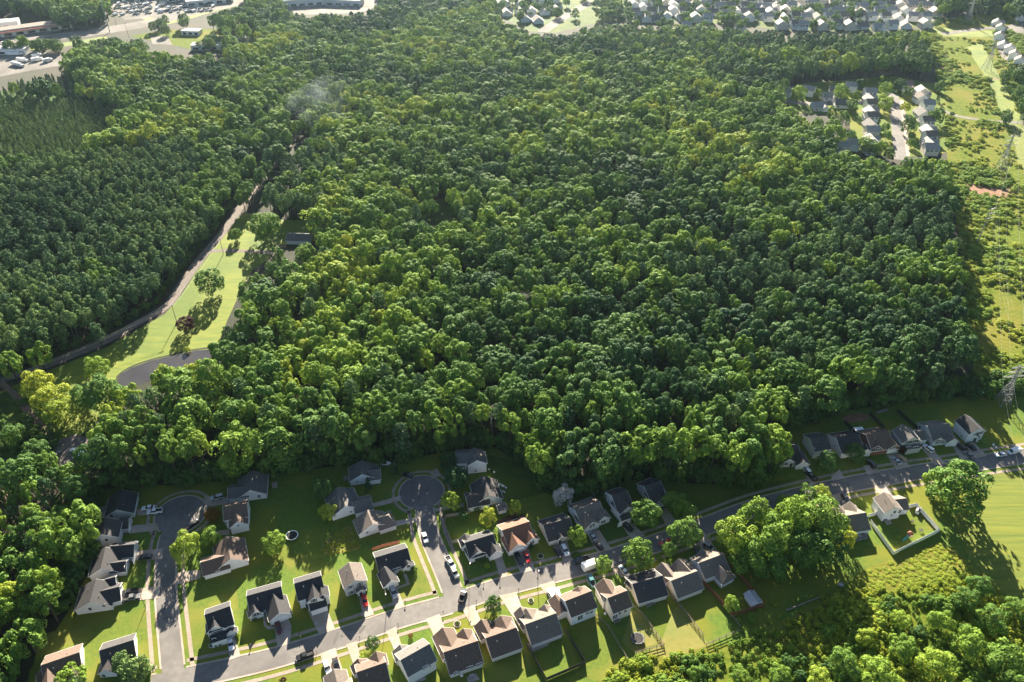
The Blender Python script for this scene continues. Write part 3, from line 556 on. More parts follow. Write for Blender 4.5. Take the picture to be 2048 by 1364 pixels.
def scatter(name, label, points, protos, kind='stuff'):
    """one object whose geometry nodes set a crown (and trunk) on every point; points = (proto index, x, y, z, sx, sy, sz, rot, tint)"""
    me = bpy.data.meshes.new(name); A = np.array(points, dtype=np.float32)
    me.vertices.add(len(A)); me.vertices.foreach_set('co', A[:, 1:4].ravel())
    for nm, col in (('vi', 0), ('rot', 7), ('tint', 8)):
        a = me.attributes.new(nm, 'FLOAT', 'POINT'); a.data.foreach_set('value', A[:, col].copy())
    a = me.attributes.new('scl', 'FLOAT_VECTOR', 'POINT'); a.data.foreach_set('vector', A[:, 4:7].ravel().copy())
    o = tag(link(name, me), label, kind=kind)
    ng = bpy.data.node_groups.new(name, 'GeometryNodeTree'); ng.interface.new_socket('Geometry', in_out='INPUT', socket_type='NodeSocketGeometry'); ng.interface.new_socket('Geometry', in_out='OUTPUT', socket_type='NodeSocketGeometry')
    n, l = ng.nodes, ng.links; gi, go = n.new('NodeGroupInput'), n.new('NodeGroupOutput'); jn = n.new('GeometryNodeJoinGeometry')
    def attr(nm, ty):
        a = n.new('GeometryNodeInputNamedAttribute'); a.data_type = ty; a.inputs['Name'].default_value = nm; return a.outputs['Attribute']
    vi, rot, scl = attr('vi', 'FLOAT'), attr('rot', 'FLOAT'), attr('scl', 'FLOAT_VECTOR')
    cx = n.new('ShaderNodeCombineXYZ'); l.new(rot, cx.inputs[2])
    for k, ob in enumerate(protos):
        cmp_ = n.new('FunctionNodeCompare'); cmp_.data_type = 'FLOAT'; cmp_.operation = 'EQUAL'; l.new(vi, cmp_.inputs[0]); cmp_.inputs[1].default_value = k; cmp_.inputs['Epsilon'].default_value = 0.1
        oi = n.new('GeometryNodeObjectInfo'); oi.inputs['Object'].default_value = ob; oi.inputs['As Instance'].default_value = True
        ip = n.new('GeometryNodeInstanceOnPoints'); l.new(gi.outputs[0], ip.inputs['Points']); l.new(cmp_.outputs[0], ip.inputs['Selection']); l.new(oi.outputs['Geometry'], ip.inputs['Instance'])
        l.new(cx.outputs[0], ip.inputs['Rotation']); l.new(scl, ip.inputs['Scale']); l.new(ip.outputs[0], jn.inputs[0])
    l.new(jn.outputs[0], go.inputs[0])
    md = o.modifiers.new('scatter', 'NODES'); md.node_group = ng
    return o
# a cone pine as a thing of its own gives the shape of the young plantation
cones = [p for p in pts if p[0] == 'cone']
cones.sort(key=lambda p: Vector((p[1], p[2], HCAM)).length)
for i, p in enumerate([c for c in cones if shown(c)][:280]):
    lab = f'small pointed {"pale" if p[5] > 0.87 else "dull green"} pine in the young plantation, {["near edge", "second belt", "third belt", "middle belt", "far belt"][min(4, i // 56)]}, {"frame edge side" if p[6] < 80 else "wood side" if p[6] > 160 else "centre"}'
    t = tree('young_pine', lab, 'tree', (p[1], p[2], 0), p[4], p[3], CONE[i % 2], p[5], PTRUNK[0], group=lab, zr=p[4] * 0.46); realset.add(id(p))
    for ch in t.children:
        if ch.name.startswith('crown'): PROTO.setdefault(('cone', i % 2), ch)
protos = [PROTO[('broad', i)] for i in range(len(BROAD))] + [PROTO[('pine', i)] for i in range(len(PINE))] + [PROTO[('cone', i)] for i in range(2)] + [PROTO[('broad', 'trunk')], PROTO[('pine', 'trunk')]]
mass = []
for p in pts:
    if id(p) in realset: continue
    kind, x, y, r, h, tint, u, v = p; rz = rngf.uniform(0, 6.28)
    if kind == 'broad': zr = min(h * 0.47, r * rngf.uniform(1.15, 1.5)); vi = rngf.randrange(6)
    elif kind == 'pine': zr = min(h * .4, r * 1.4); vi = 6 + rngf.randrange(3)
    else: zr = h * 0.46; vi = 9 + rngf.randrange(2)
    sq = rngf.uniform(.84, 1.18) if kind == 'broad' else 1; mass.append((vi, x, y, h - zr * 0.97, r * sq, r / sq, zr, rz, tint)); mass.append((11 if kind == 'broad' else 12, x, y, 0, h, h, h, rz, 0.5))
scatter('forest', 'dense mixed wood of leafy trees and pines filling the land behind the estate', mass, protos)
# ------------------------------------------------------------------ houses
CAMP = Vector((0, 0, HCAM))
def gable(wm, rm, fm, A, B, wd, ze, zr, e1=0, e2=0, ov=0.35, th=0.2, base=Vector((0, 0, 0))):
    """wall box with gable (or hipped: e > 0) roof; A, B are the ends of the ridge as seen from outside"""
    A = Vector((A[0], A[1], 0)) - base; B = Vector((B[0], B[1], 0)) - base
    u = (B - A).normalized(); v = Vector((-u.y, u.x, 0)); hw = wd / 2; sl = (zr - ze) / hw; zo = ze - sl * ov
    Z = lambda p, z: Vector((p.x, p.y, z))
    ea, eb = A - u * e1, B + u * e2; w_ = hw + ov
    top = [Z(A, zr), Z(B, zr), Z(ea + v * w_, zo), Z(eb + v * w_, zo), Z(ea - v * w_, zo), Z(eb - v * w_, zo)]
    n = len(top); bot = [p - Vector((0, 0, th)) for p in top]
    fc = [(0, 2, 3, 1), (1, 5, 4, 0), (n + 1, n + 3, n + 2, n), (n, n + 4, n + 5, n + 1), (2, n + 2, n + 3, 3), (5, n + 5, n + 4, 4)]
    if e1: fc += [(0, 4, 2), (n, n + 2, n + 4), (4, n + 4, n + 2, 2)]
    else: fc += [(0, n, n + 2, 2), (4, n + 4, n, 0)]
    if e2: fc += [(1, 3, 5), (n + 1, n + 5, n + 3), (3, n + 3, n + 5, 5)]
    else: fc += [(3, n + 3, n + 1, 1), (1, n + 1, n + 5, 5)]
    rm.add(top + bot, fc)
    a, b = ea + u * ov, eb - u * ov; zt = ze - 0.02
    w8 = [Z(a + v * hw, -0.3), Z(b + v * hw, -0.3), Z(b - v * hw, -0.3), Z(a - v * hw, -0.3), Z(a + v * hw, zt), Z(b + v * hw, zt), Z(b - v * hw, zt), Z(a - v * hw, zt)]
    wf = [(0, 4, 5, 1), (2, 6, 7, 3)]
    k = len(w8)
    if e1: wf.append((3, 7, 4, 0))
    else: w8.append(Z(a, zr - th)); wf.append((3, 7, k, 4, 0)); k += 1
    if e2: wf.append((1, 5, 6, 2))
    else: w8.append(Z(b, zr - th)); wf.append((1, 5, k, 6, 2))
    wm.add(w8, wf)
    for end, p, d in ((e1, A, -1), (e2, B, 1)):           # white rake boards under the gable ends
        if end: continue
        for sg in (1, -1):
            o = u * (0.03 * d); q0, q1 = Z(p + o, zr - 0.05), Z(p + v * (w_ * sg) + o, zo - 0.05); dn = Vector((0, 0, -0.24)); th2 = u * (0.06 * d)
            fm.add([q0, q1, q1 + dn, q0 + dn, q0 + th2, q1 + th2, q1 + dn + th2, q0 + dn + th2], [(0, 1, 2, 3), (7, 6, 5, 4), (0, 4, 5, 1), (3, 2, 6, 7), (1, 5, 6, 2)])
    for sg in (1, -1):                                      # gutters along the eaves
        p, q = Z(ea + v * (w_ + 0.05) * sg, zo - 0.1), Z(eb + v * (w_ + 0.05) * sg, zo - 0.1)
        fm.box((p + q) / 2, ((q - p).length, 0.1, 0.14), u)
def pent(wm, rm, fm, A, B, dep, zhi, zlo, base):
    """lean-to roof over a projecting ground floor: A-B is its upper edge, it falls towards the street side"""
    A = Vector((A[0], A[1], 0)) - base; B = Vector((B[0], B[1], 0)) - base
    u = (B - A).normalized(); v = Vector((u.y, -u.x, 0))
    Z = lambda p, z: Vector((p.x, p.y, z)); a2, b2 = A + v * dep, B + v * dep; t = 0.16
    p = [Z(A, zhi), Z(B, zhi), Z(b2 + v * .25, zlo), Z(a2 + v * .25, zlo)]; p += [q - Vector((0, 0, t)) for q in p]
    rm.add(p, [(3, 2, 1, 0), (4, 5, 6, 7), (0, 1, 5, 4), (1, 2, 6, 5), (2, 3, 7, 6), (3, 0, 4, 7)])
    i = u * 0.2; q = [A + i, B - i, b2 - i, a2 + i]; h = [zhi - t - .03, zhi - t - .03, zlo - t + .06, zlo - t + .06]
    wm.add([Z(x, -0.3) for x in q] + [Z(x, y) for x, y in zip(q, h)], [(0, 3, 7, 4), (1, 5, 6, 2), (2, 6, 7, 3), (4, 7, 6, 5)])
    fm.box((p[2] + p[3]) / 2 + v * .06, ((b2 - a2).length, .08, .16), u)
FEAT = {}
def feat_mesh(kind):
    if kind in FEAT: return FEAT[kind]
    w_, h = {'window': (1.1, 1.5), 'wide_window': (1.9, 1.5), 'small_window': (0.75, 0.9), 'door': (1.0, 2.1), 'garage_door': (4.9, 2.2), 'single_garage_door': (2.7, 2.2), 'patio_door': (1.8, 2.1)}[kind]
    f, g, s_ = MB(), MB(), None
    if 'garage' in kind:
        f.box((0, 0, h / 2), (w_ + .3, .06, h + .15)); 
        for i in range(4): g.box((0, -.05, h * (i + .5) / 4), (w_, .06, h / 4 - .05))
        r = (f.mesh('frame', M['trim']), g.mesh('panel', M['white']), None)
    elif kind == 'door':
        f.box((0, 0, h / 2), (w_ + .3, .08, h + .15)); g.box((0, -.05, h / 2), (w_, .06, h)); r = (f.mesh('frame', M['trim']), g.mesh('leaf', M['shutter']), None)
    else:
        for c, d in (((0, 0, h / 2 + .06), (w_ + .24, .12, .12)), ((0, 0, -h / 2 - .06), (w_ + .24, .14, .12)), ((-w_ / 2 - .06, 0, 0), (.12, .12, h)), ((w_ / 2 + .06, 0, 0), (.12, .12, h)), ((0, .0, 0), (w_, .09, .06))): f.box(c, d)
        if w_ > 1.5: f.box((0, 0, 0), (.1, .10, h))
        g.box((0, .02, 0), (w_, .05, h)); s_ = MB()
        for sg in (-1, 1): s_.box((sg * (w_ / 2 + .3), -.02, 0), (.28, .08, h + .05))
        r = (f.mesh('frame', M['trim']), g.mesh('pane', M['glass']), s_.mesh('shutter', M['shutter']))
    FEAT[kind] = r; return r
def house(label, wall, roof, blocks, feats=(), pents=(), group=None, name='house', brick=None, vents=2, cat='house'):
    A0 = None; bl = []
    for b in blocks:
        t, x1, y1, x2, y2, wd, ze, zr, *e = b
        A, B = (W(t, x1, y1, zr), W(t, x2, y2, zr)); bl.append((A, B, wd, ze, zr, *(e or (0, 0))))
    base = (bl[0][0] + bl[0][1]) / 2; base.z = 0.0
    wm, rm, fm = MB(), MB(), MB()
    for A, B, wd, ze, zr, e1, e2 in bl: gable(wm, rm, fm, A, B, wd, ze, zr, e1, e2, base=base)
    for t, x1, y1, x2, y2, dep, zh, zl in pents: pent(wm, rm, fm, W(t, x1, y1, zh), W(t, x2, y2, zh), dep, zh, zl, base)
    h = thing(name, label, cat, base, group=group)
    wo = wm.build('wall', M['wall_' + wall], h); ro = rm.build('roof', M['roof_' + roof], h); fm.build('trim', M['trim'], h)
    tw = BVHTree.FromPolygons([Vector(v) + base for v in wm.v], wm.f); tr = BVHTree.FromPolygons([Vector(v) + base for v in rm.v], rm.f)
    for f in feats:
        kind, t, x, y = f[:4]; shut = len(f) > 4
        d = ray(*px(t, x, y)); hit = tw.ray_cast(CAMP, d)
        if hit[0] is None: continue
        p, nr = hit[0], hit[1]
        if nr.dot(d) > 0: nr = -nr
        nr.z = 0
        if nr.length < .1: continue
        nr.normalize(); fr, pn, sh = feat_mesh(kind)
        if 'door' in kind: p.z = 0.02 if p.z < 3.2 else p.z - 1
        elif p.z < 0.9: p.z = 1.2
        o = link(kind, fr, h, p - base + nr * 0.05, math.atan2(nr.x, -nr.y))
        link('panel' if 'garage' in kind else 'leaf' if kind == 'door' else 'pane', pn, o)
        if shut and sh: link('shutter', sh, o)
    for A, B, wd, ze, zr, e1, e2 in bl[:1]:                 # vent pipes on the far slope and near slope
        for k in range(vents):
            q = A.lerp(B, 0.3 + 0.35 * k); s_ = 1 if k % 2 else -1; u = (B - A).normalized(); v = Vector((-u.y, u.x, 0)); v.z = 0
            pp = q + v * (wd * 0.18 * s_); z = zr - (zr - ze) * 0.36; mb = MB(); mb.cyl((0, 0, -.3), .09, .9, 8); mb.cyl((0, 0, -.12), .2, .12, 8, .1)
            mb.build('vent_pipe', M['metal'], h, Vector((pp.x, pp.y, z)) - base)
    return h
Wn, WW, SW, D_, GD, SG, PD = 'window', 'wide_window', 'small_window', 'door', 'garage_door', 'single_garage_door', 'patio_door'
s1 = (2.8, 5.9); s2 = (5.2, 8.3)
# west side of the first side street
house('dark roofed house in shade at the head of the turning circle with two white cars', 'pale', 'charcoal', [('T1', 680, 537, 738, 295, 10, 2.8, 5.8)], [(Wn, 'T1', 620, 610), (D_, 'T1', 885, 480)])
house('pale house with sun streaked grey roof below the two white cars', 'pale', 'dark', [('T1', 505, 832, 555, 630, 9.2, 4.2, 6.9), ('T1', 690, 658, 828, 643, 5.5, 2.7, 4.6)], [(SG, 'T1', 825, 740), (Wn, 'T1', 560, 900)])
house('pale house with two street wings beside the black car in its drive', 'pale', 'charcoal', [('T1', 490, 1245, 548, 985, 9.5, 2.8, 5.9), ('T1', 590, 980, 893, 952, 6.6, 2.8, 5.2), ('T1', 590, 1185, 793, 1157, 5, 2.7, 4.6)], [(GD, 'T1', 892, 1090), (Wn, 'T1', 785, 1230)])
house('pale house with dark garage wing and two pickups parked at its drive', 'pale', 'charcoal', [('T2', 695, 432, 772, 160, 11.5, 2.8, 6.2), ('T2', 700, 335, 1042, 252, 7, 2.8, 5.2), ('T2', 790, 192, 990, 138, 5.5, 2.7, 4.9)], [(GD, 'T2', 1040, 390), (Wn, 'T2', 700, 510), (Wn, 'T2', 860, 470), (SW, 'T2', 985, 210)])
house('brown roofed house with white end wall at the frame corner', 'white', 'brown', [('T2', 128, 1168, 574, 1016, 11, 2.8, 6.2), ('T2', 200, 1150, 200, 1430, 7.5, 2.8, 5.6), ('T2', 482, 1135, 495, 1290, 5, 2.8, 4.9)], [])
house('dark roofed white house half hidden by a pine at the street corner', 'white', 'dark', [('T2', 806, 998, 1205, 872, 9.6, 2.8, 6.1), ('T2', 868, 1222, 910, 1105, 5, 2.8, 4.7)], [(Wn, 'T2', 860, 1290)])
# east side of the first side street
house('long grey roofed house with low street wing under the wood edge', 'pale', 'grey', [('T4', 655, 357, 676, 126, 10.5, 2.8, 6), ('T4', 385, 332, 640, 305, 6.5, 2.7, 4.9)], [(Wn, 'T4', 760, 430), (SW, 'T4', 600, 450), (PD, 'T4', 890, 330)])
house('two storey white house with brown roof and small gable window', 'white', 'brown', [('T4', 328, 556, 618, 508, 8, 5, 7.6), ('T4', 502, 728, 495, 630, 6.2, 4.2, 6.6)], [(SW, 'T4', 513, 775), (SW, 'T4', 370, 745)], [])
house('white house with half sunlit brown roof beside the round leafy tree pair', 'white', 'brown', [('T4', 418, 1173, 377, 903, 10.5, 2.8, 6.2), ('T4', 62, 1215, 390, 1120, 7.5, 2.7, 5.2)], [(SW, 'T4', 385, 1272), (SW, 'T4', 260, 1328), (SW, 'T4', 285, 1320)])
# west of the second side street
house('shaded white house with boat behind it at the wood edge', 'white', 'grey', [('T5', 522, 422, 515, 250, 10.2, 2.8, 5.9), ('T5', 570, 378, 745, 356, 6.5, 2.7, 4.8)], [(SW, 'T5', 460, 515), (Wn, 'T5', 345, 395)])
house('white house with grey roof and long garage wing by the yellow crowned shrub', 'white', 'grey', [('T5', 317, 818, 226, 583, 11, 2.8, 6), ('T5', 400, 770, 632, 713, 7, 2.7, 5), ('T5', 325, 618, 418, 597, 4, 2.7, 4.4)], [(SW, 'T5', 385, 888), (SG, 'T5', 420, 690)])
house('white house with sun streaked tan roof above the golden grass', 'white', 'taupe', [('T5', 652, 1037, 580, 866, 10.8, 2.8, 6), ('T5', 690, 980, 845, 930, 7, 2.7, 5, 0, 2)], [(SW, 'T5', 585, 1145), (PD, 'T5', 420, 1020)])
# north side of the main street
house('two storey white house with hipped porch and silver sedan on its drive', 'white', 'charcoal', [('T3', 198, 748, 545, 628, 9, 5.2, 8.5), ('T3', 330, 900, 323, 765, 5.6, 5.2, 7.6), ('T3', 548, 962, 535, 900, 3.6, 2.6, 4)],
      [(Wn, 'T3', 330, 975, 1), (Wn, 'T3', 392, 955, 1), (SG, 'T3', 548, 1030), (Wn, 'T3', 330, 1085), (D_, 'T3', 440, 1075)], [('T3', 262, 1035, 490, 962, 2.2, 3.9, 2.9)])
house('white house with big taupe garage gable and maroon car on its drive', 'white', 'charcoal', [('T3', 768, 492, 1243, 358, 9.4, 2.8, 6.1), ('T3', 1213, 718, 1138, 462, 7, 2.9, 5.4), ('T3', 885, 697, 862, 603, 4.4, 2.8, 4.8)], [(WW, 'T3', 905, 740, 1), (D_, 'T3', 1030, 720), (GD, 'T3', 1225, 800)])
house('two storey pale house with white double garage door and empty drive', 'white', 'charcoal', [('T3', 1420, 322, 1790, 212, 9, 5, 8.2), ('T3', 1692, 502, 1665, 270, 5.2, 5.2, 7.4), ('T3', 1800, 470, 1775, 330, 4, 5, 6.6)],
      [(Wn, 'T3', 1690, 550, 1), (SW, 'T3', 1820, 485), (GD, 'T3', 1755, 640), (D_, 'T3', 1605, 640)], [('T3', 1615, 592, 1850, 515, 2.3, 4.1, 2.9)])
house('narrow two storey grey house with ridge running to the street and red car', 'grey', 'taupe', [('T6', 475, 682, 392, 440, 7.6, 5.3, 7.6), ('T6', 560, 812, 545, 760, 2.8, 2.8, 3.8)], [(Wn, 'T6', 418, 775, 1), (Wn, 'T6', 540, 735, 1), (Wn, 'T6', 430, 850, 1), (D_, 'T6', 555, 850)])
house('white house with tan back slope on the corner lot, silver sedan in drive', 'white', 'charcoal', [('T6', 752, 376, 1194, 243, 9.6, 2.8, 5.9), ('T6', 965, 687, 876, 500, 5.2, 2.8, 4.9), ('T6', 1203, 462, 1180, 408, 4, 2.8, 4.4)], [(WW, 'T6', 1020, 545), (Wn, 'T6', 1085, 525), (SG, 'T6', 965, 735), (Wn, 'T6', 1205, 490)])
house('white house with twin front gables on the corner beside parked cream truck', 'white', 'charcoal', [('U2', 203, 582, 588, 463, 9.4, 2.8, 5.9), ('U2', 385, 702, 308, 562, 6.5, 2.8, 5), ('U2', 632, 692, 566, 572, 5, 2.8, 4.8), ('U2', 200, 458, 245, 570, 4.5, 2.8, 4.8)], [(WW, 'U2', 340, 765), (WW, 'U2', 430, 735), (SG, 'U2', 635, 755)])
house('house with rust coloured roof and brick gable beside the red car', 'pale', 'rust', [('U2', 712, 412, 1078, 293, 10.6, 2.8, 6.1), ('U2', 927, 602, 818, 410, 7, 2.8, 5.3), ('U2', 1127, 512, 1042, 382, 5.2, 2.8, 4.9)], [(GD, 'U2', 920, 675), (WW, 'U2', 1115, 580), (SW, 'U2', 690, 480)])
house('cream walled house with low firewall line across its dark roof', 'cream', 'dark', [('U2', 1272, 348, 1630, 238, 10, 2.8, 5.9), ('U2', 1522, 492, 1488, 440, 3, 2.8, 4.2)], [(SW, 'U2', 1395, 545), (D_, 'U2', 1500, 530)])
house('cream house with sun flecked roof next to white flowering tree', 'white', 'taupe', [('U3', 345, 548, 678, 425, 11, 2.8, 6.2), ('U3', 582, 707, 440, 522, 6.5, 2.9, 5.4), ('U3', 742, 632, 660, 520, 5.4, 2.8, 4.9)], [(Wn, 'U3', 555, 765), (Wn, 'U3', 590, 745), (WW, 'U3', 725, 705), (SW, 'U3', 315, 605)])
house('tall white sided house with screened porch and dark roof in shade', 'white', 'dark', [('U3', 840, 346, 1058, 282, 9, 4.6, 7.3), ('U3', 1065, 502, 930, 345, 6, 4.6, 6.8)], [(Wn, 'U3', 985, 600), (GD, 'U3', 1010, 680), (SW, 'U3', 825, 530)], [('U3', 945, 628, 1080, 575, 1.8, 3.8, 2.9)])
house('grey house with sun flecks on its ridge at the wood edge', 'grey', 'dark', [('U3', 1285, 222, 1505, 138, 9.5, 3.4, 6.6), ('U3', 1535, 382, 1380, 210, 6, 3.4, 5.9)], [(WW, 'U3', 1495, 440), (D_, 'U3', 1555, 300)])
# east of the second side street
house('two storey white house at the wood edge behind dark trees', 'white', 'grey', [('U1', 461, 250, 433, 97, 7.4, 5.3, 7.5), ('U1', 197, 160, 440, 148, 7, 4.8, 6.9)], [(SW, 'U1', 442, 382), (D_, 'U1', 345, 380), (SW, 'U1', 335, 330)])
house('white house with low wing beside the row of white garden chairs', 'white', 'dark', [('U1', 611, 686, 533, 448, 10.2, 2.8, 5.9), ('U1', 320, 698, 600, 648, 7, 2.7, 5)], [(SW, 'U1', 570, 755), (SW, 'U1', 475, 785)])
# row beyond the bend
house('first house of the shaded row with white twin window and white pickup', 'pale', 'dark', [('U6', 165, 560, 505, 522, 9.5, 2.8, 5.8), ('U6', 375, 742, 300, 590, 6.2, 2.8, 5), ('U6', 598, 775, 480, 560, 5.4, 2.8, 4.9)], [(WW, 'U6', 292, 815, 1), (D_, 'U6', 400, 800), (SG, 'U6', 600, 820)])
house('second house of the shaded row behind a flecked garden tree', 'pale', 'dark', [('U6', 683, 432, 950, 395, 9.6, 4.6, 7)], [(SW, 'U6', 745, 590)])
house('third house of the shaded row with long pale gable wall', 'pale', 'charcoal', [('U6', 1082, 418, 1425, 365, 11.4, 3.2, 6.5), ('U6', 1560, 590, 1500, 490, 4, 2.8, 4.6)], [(SW, 'U6', 1062, 545)])
house('brown roofed brick fronted house with white garage door in the row', 'brick', 'brown', [('U6', 1532, 368, 1880, 315, 12, 3.0, 6.6), ('U6', 1720, 537, 1670, 430, 5.2, 3, 5.2), ('U6', 1988, 517, 1900, 400, 6, 3, 5.5)], [(WW, 'U6', 1700, 605), (GD, 'U6', 1930, 640), (Wn, 'U6', 1960, 565)])
house('two storey grey house with four upper windows and white car in drive', 'grey', 'grey', [('U7', 460, 507, 313, 328, 7.8, 5.3, 7.8), ('U7', 470, 432, 612, 415, 5.6, 2.7, 4.8)], [(Wn, 'U7', 378, 575, 1), (Wn, 'U7', 424, 570, 1), (Wn, 'U7', 475, 562, 1), (Wn, 'U7', 518, 555, 1), (SG, 'U7', 575, 585), (WW, 'U7', 385, 650), (WW, 'U7', 480, 650)], [('U7', 335, 625, 540, 590, 1.6, 3.6, 2.8)])
house('white gabled house with pale grey roof and yellow bush before it', 'white', 'grey', [('U7', 648, 357, 945, 320, 11.2, 2.9, 6.2), ('U7', 830, 512, 765, 425, 5, 2.8, 4.8), ('U7', 1022, 525, 940, 420, 4.6, 2.8, 4.8)], [(WW, 'U7', 785, 575), (WW, 'U7', 850, 565), (SG, 'U7', 1010, 580), (SW, 'U7', 625, 465), (Wn, 'U7', 545, 370)])
house('tall white end house of the row, charcoal roof and windowed gable', 'white', 'charcoal', [('U7', 1362, 382, 1166, 195, 7.8, 5.3, 7.7), ('U7', 1300, 470, 1290, 440, 4.6, 2.9, 4.3)], [(Wn, 'U7', 1335, 455, 1), (Wn, 'U7', 1380, 445, 1), (D_, 'U7', 1290, 550), (SW, 'U7', 1350, 515), (SW, 'U7', 1115, 490)])
# south side of the main street
house('house cut by the lower frame edge behind two parked cars', 'pale', 'taupe', [('T7', 600, 1310, 1000, 1180, 9.5, 2.8, 6), ('T7', 735, 943, 800, 1220, 6.6, 2.8, 5)], [])
house('two storey house with brown front slope by the dark round tree', 'white', 'brown', [('T7', 1045, 987, 1445, 849, 8.8, 4.9, 8), ('T7', 1062, 797, 1115, 920, 5, 3, 5), ('T7', 1313, 697, 1350, 850, 5, 4.6, 7.1)], [(Wn, 'T7', 1385, 1100)])
house('two storey white house with grey front slope and rear slab', 'white', 'grey', [('T7', 1645, 820, 2042, 598, 8.6, 5.3, 8.1), ('T7', 1637, 607, 1690, 750, 5, 3, 5)], [(SW, 'T7', 1710, 948), (Wn, 'T7', 1955, 855), (SW, 'T7', 1768, 992), (PD, 'T7', 1870, 960), (Wn, 'T7', 1970, 925), (Wn, 'T7', 2010, 910), (Wn, 'T8', 125, 1145), (Wn, 'T8', 90, 1155), (SW, 'T8', 118, 1080)])
house('big brown roofed house with two hipped front gables over the mulch ring', 'cream', 'brown', [('T8', 315, 968, 770, 813, 11, 2.8, 6.3), ('T8', 300, 632, 445, 940, 7, 2.8, 5.4, 0, 0), ('T8', 578, 646, 655, 812, 5.2, 2.8, 4.9)], [(Wn, 'T8', 475, 1245), (Wn, 'T8', 510, 1235), (Wn, 'T8', 650, 1175), (Wn, 'T8', 690, 1165), (WW, 'T8', 790, 1130), (SW, 'T8', 335, 1105)])
house('brown roofed house behind the dense street tree', 'cream', 'brown', [('T8', 880, 777, 1290, 633, 10.4, 2.8, 6), ('T8', 820, 523, 918, 715, 5, 2.8, 5), ('T8', 1080, 473, 1168, 665, 7, 2.8, 5.4)], [(Wn, 'T8', 1070, 945), (Wn, 'T8', 1262, 870), (Wn, 'T8', 1295, 862), (PD, 'T8', 1010, 975)])
house('taupe roofed house with rear patio inside the dark board fence', 'cream', 'taupe', [('T8', 1405, 594, 1820, 443, 10.8, 2.8, 6.2), ('T8', 1418, 376, 1518, 545, 7, 2.8, 5.4), ('T8', 1342, 355, 1390, 450, 4.5, 2.8, 4.8), ('T8', 1662, 322, 1718, 438, 4.6, 2.8, 4.9)], [(Wn, 'T8', 1540, 810), (Wn, 'T8', 1570, 800), (PD, 'T8', 1500, 830), (Wn, 'T8', 1700, 745), (Wn, 'T8', 1805, 710), (Wn, 'T8', 1840, 700)])
house('two storey house with lower side wing and bare white rear wall', 'white', 'brown', [('U4', 345, 492, 703, 353, 8.6, 5.4, 8.2), ('U4', 205, 400, 325, 630, 4.6, 2.9, 4.7), ('U4', 517, 288, 570, 395, 5, 5.2, 7)], [(SW, 'U4', 432, 668), (SW, 'U4', 632, 598), (SW, 'U4', 705, 570), (PD, 'U4', 550, 690), (Wn, 'U4', 645, 655), (Wn, 'U4', 672, 648), (Wn, 'U4', 700, 640)])
house('narrow two storey house with teal truck at its front and rear deck', 'cream', 'brown', [('U4', 920, 452, 1188, 348, 8.2, 5.3, 8), ('U4', 863, 182, 992, 402, 5.6, 5, 7.3)], [(SW, 'U4', 1030, 612), (SW, 'U4', 1178, 560), (PD, 'U4', 1025, 680), (Wn, 'U4', 1085, 655), (Wn, 'U4', 1165, 625), (SW, 'U4', 868, 470)])
house('single storey house with shaded front slope under the large round tree', 'cream', 'dark', [('U5', 160, 690, 540, 582, 10.8, 2.8, 6), ('U5', 135, 565, 250, 668, 4.6, 2.8, 5)], [(Wn, 'U5', 385, 840), (Wn, 'U5', 415, 830), (PD, 'U5', 270, 885), (SW, 'U5', 525, 790)])
house('brown roofed house between the rail fence and the dark bushes', 'cream', 'taupe', [('U5', 655, 648, 990, 523, 9.6, 2.8, 6), ('U5', 533, 413, 676, 597, 5.2, 2.8, 5.1), ('U5', 752, 363, 908, 535, 7, 2.8, 5.5)], [(PD, 'U5', 760, 810), (WW, 'U5', 860, 775), (Wn, 'U5', 970, 730), (Wn, 'U5', 1030, 705)])
house('taupe roofed house with rear gabled porch inside the brown fence', 'white', 'taupe', [('U5', 1005, 422, 1325, 303, 9.2, 3.2, 6.2), ('U5', 1058, 243, 1158, 366, 6.2, 3, 5.5), ('U5', 1385, 572, 1250, 430, 5.6, 2.8, 5, 1, 0)], [(SW, 'U5', 1095, 578), (SW, 'U5', 1150, 565), (WW, 'U5', 1390, 610)])
house('dark roofed house with cluttered rear deck by the yellow bush', 'white', 'taupe', [('U8', 522, 594, 846, 544, 10, 2.8, 6), ('U8', 490, 438, 572, 548, 5, 2.8, 5), ('U8', 640, 398, 724, 525, 4.8, 2.8, 5)], [(WW, 'U8', 730, 775), (PD, 'U8', 815, 770)])
house('tall white house with tan roof inside the white board fence', 'white', 'taupe', [('U8', 1226, 476, 1073, 281, 7, 5.2, 7.4), ('U8', 1190, 380, 1365, 360, 6.5, 3.0, 5.2)], [(Wn, 'U8', 1212, 535), (Wn, 'U8', 1275, 530), (PD, 'U8', 1100, 605), (SW, 'U8', 1170, 580)])
# sheds
house('small grey roofed white shed beside the mulched garden', 'white', 'grey', [('U1', 706, 818, 818, 788, 3, 2.4, 3.3)], [(SW, 'U1', 735, 885), (SW, 'U1', 805, 860)], name='shed', vents=0, cat='shed')
sh = house('white shed with ribbed steel roof in the brown fence corner', 'white', 'grey', [('U5', 1655, 770, 1765, 925, 3.4, 2.4, 3.2)], [], name='shed', vents=0, cat='shed')
for ch in sh.children:
    if ch.name.startswith('roof'): ch.data.materials[0] = M['shedroof']
house('white roofed garden shed in the dark beside the trampoline pool', 'white', 'grey', [('T1', 462, 545, 572, 520, 3.4, 2.2, 2.9)], [], name='shed', vents=0, cat='shed')
house('stained shed roof glimpsed by the farmhouse clearing', 'pale', 'grey', [('Z8', 1085, 410, 1245, 415, 9, 2.6, 4.8)], [(WW, 'Z8', 1140, 440)], name='farmhouse', vents=1)
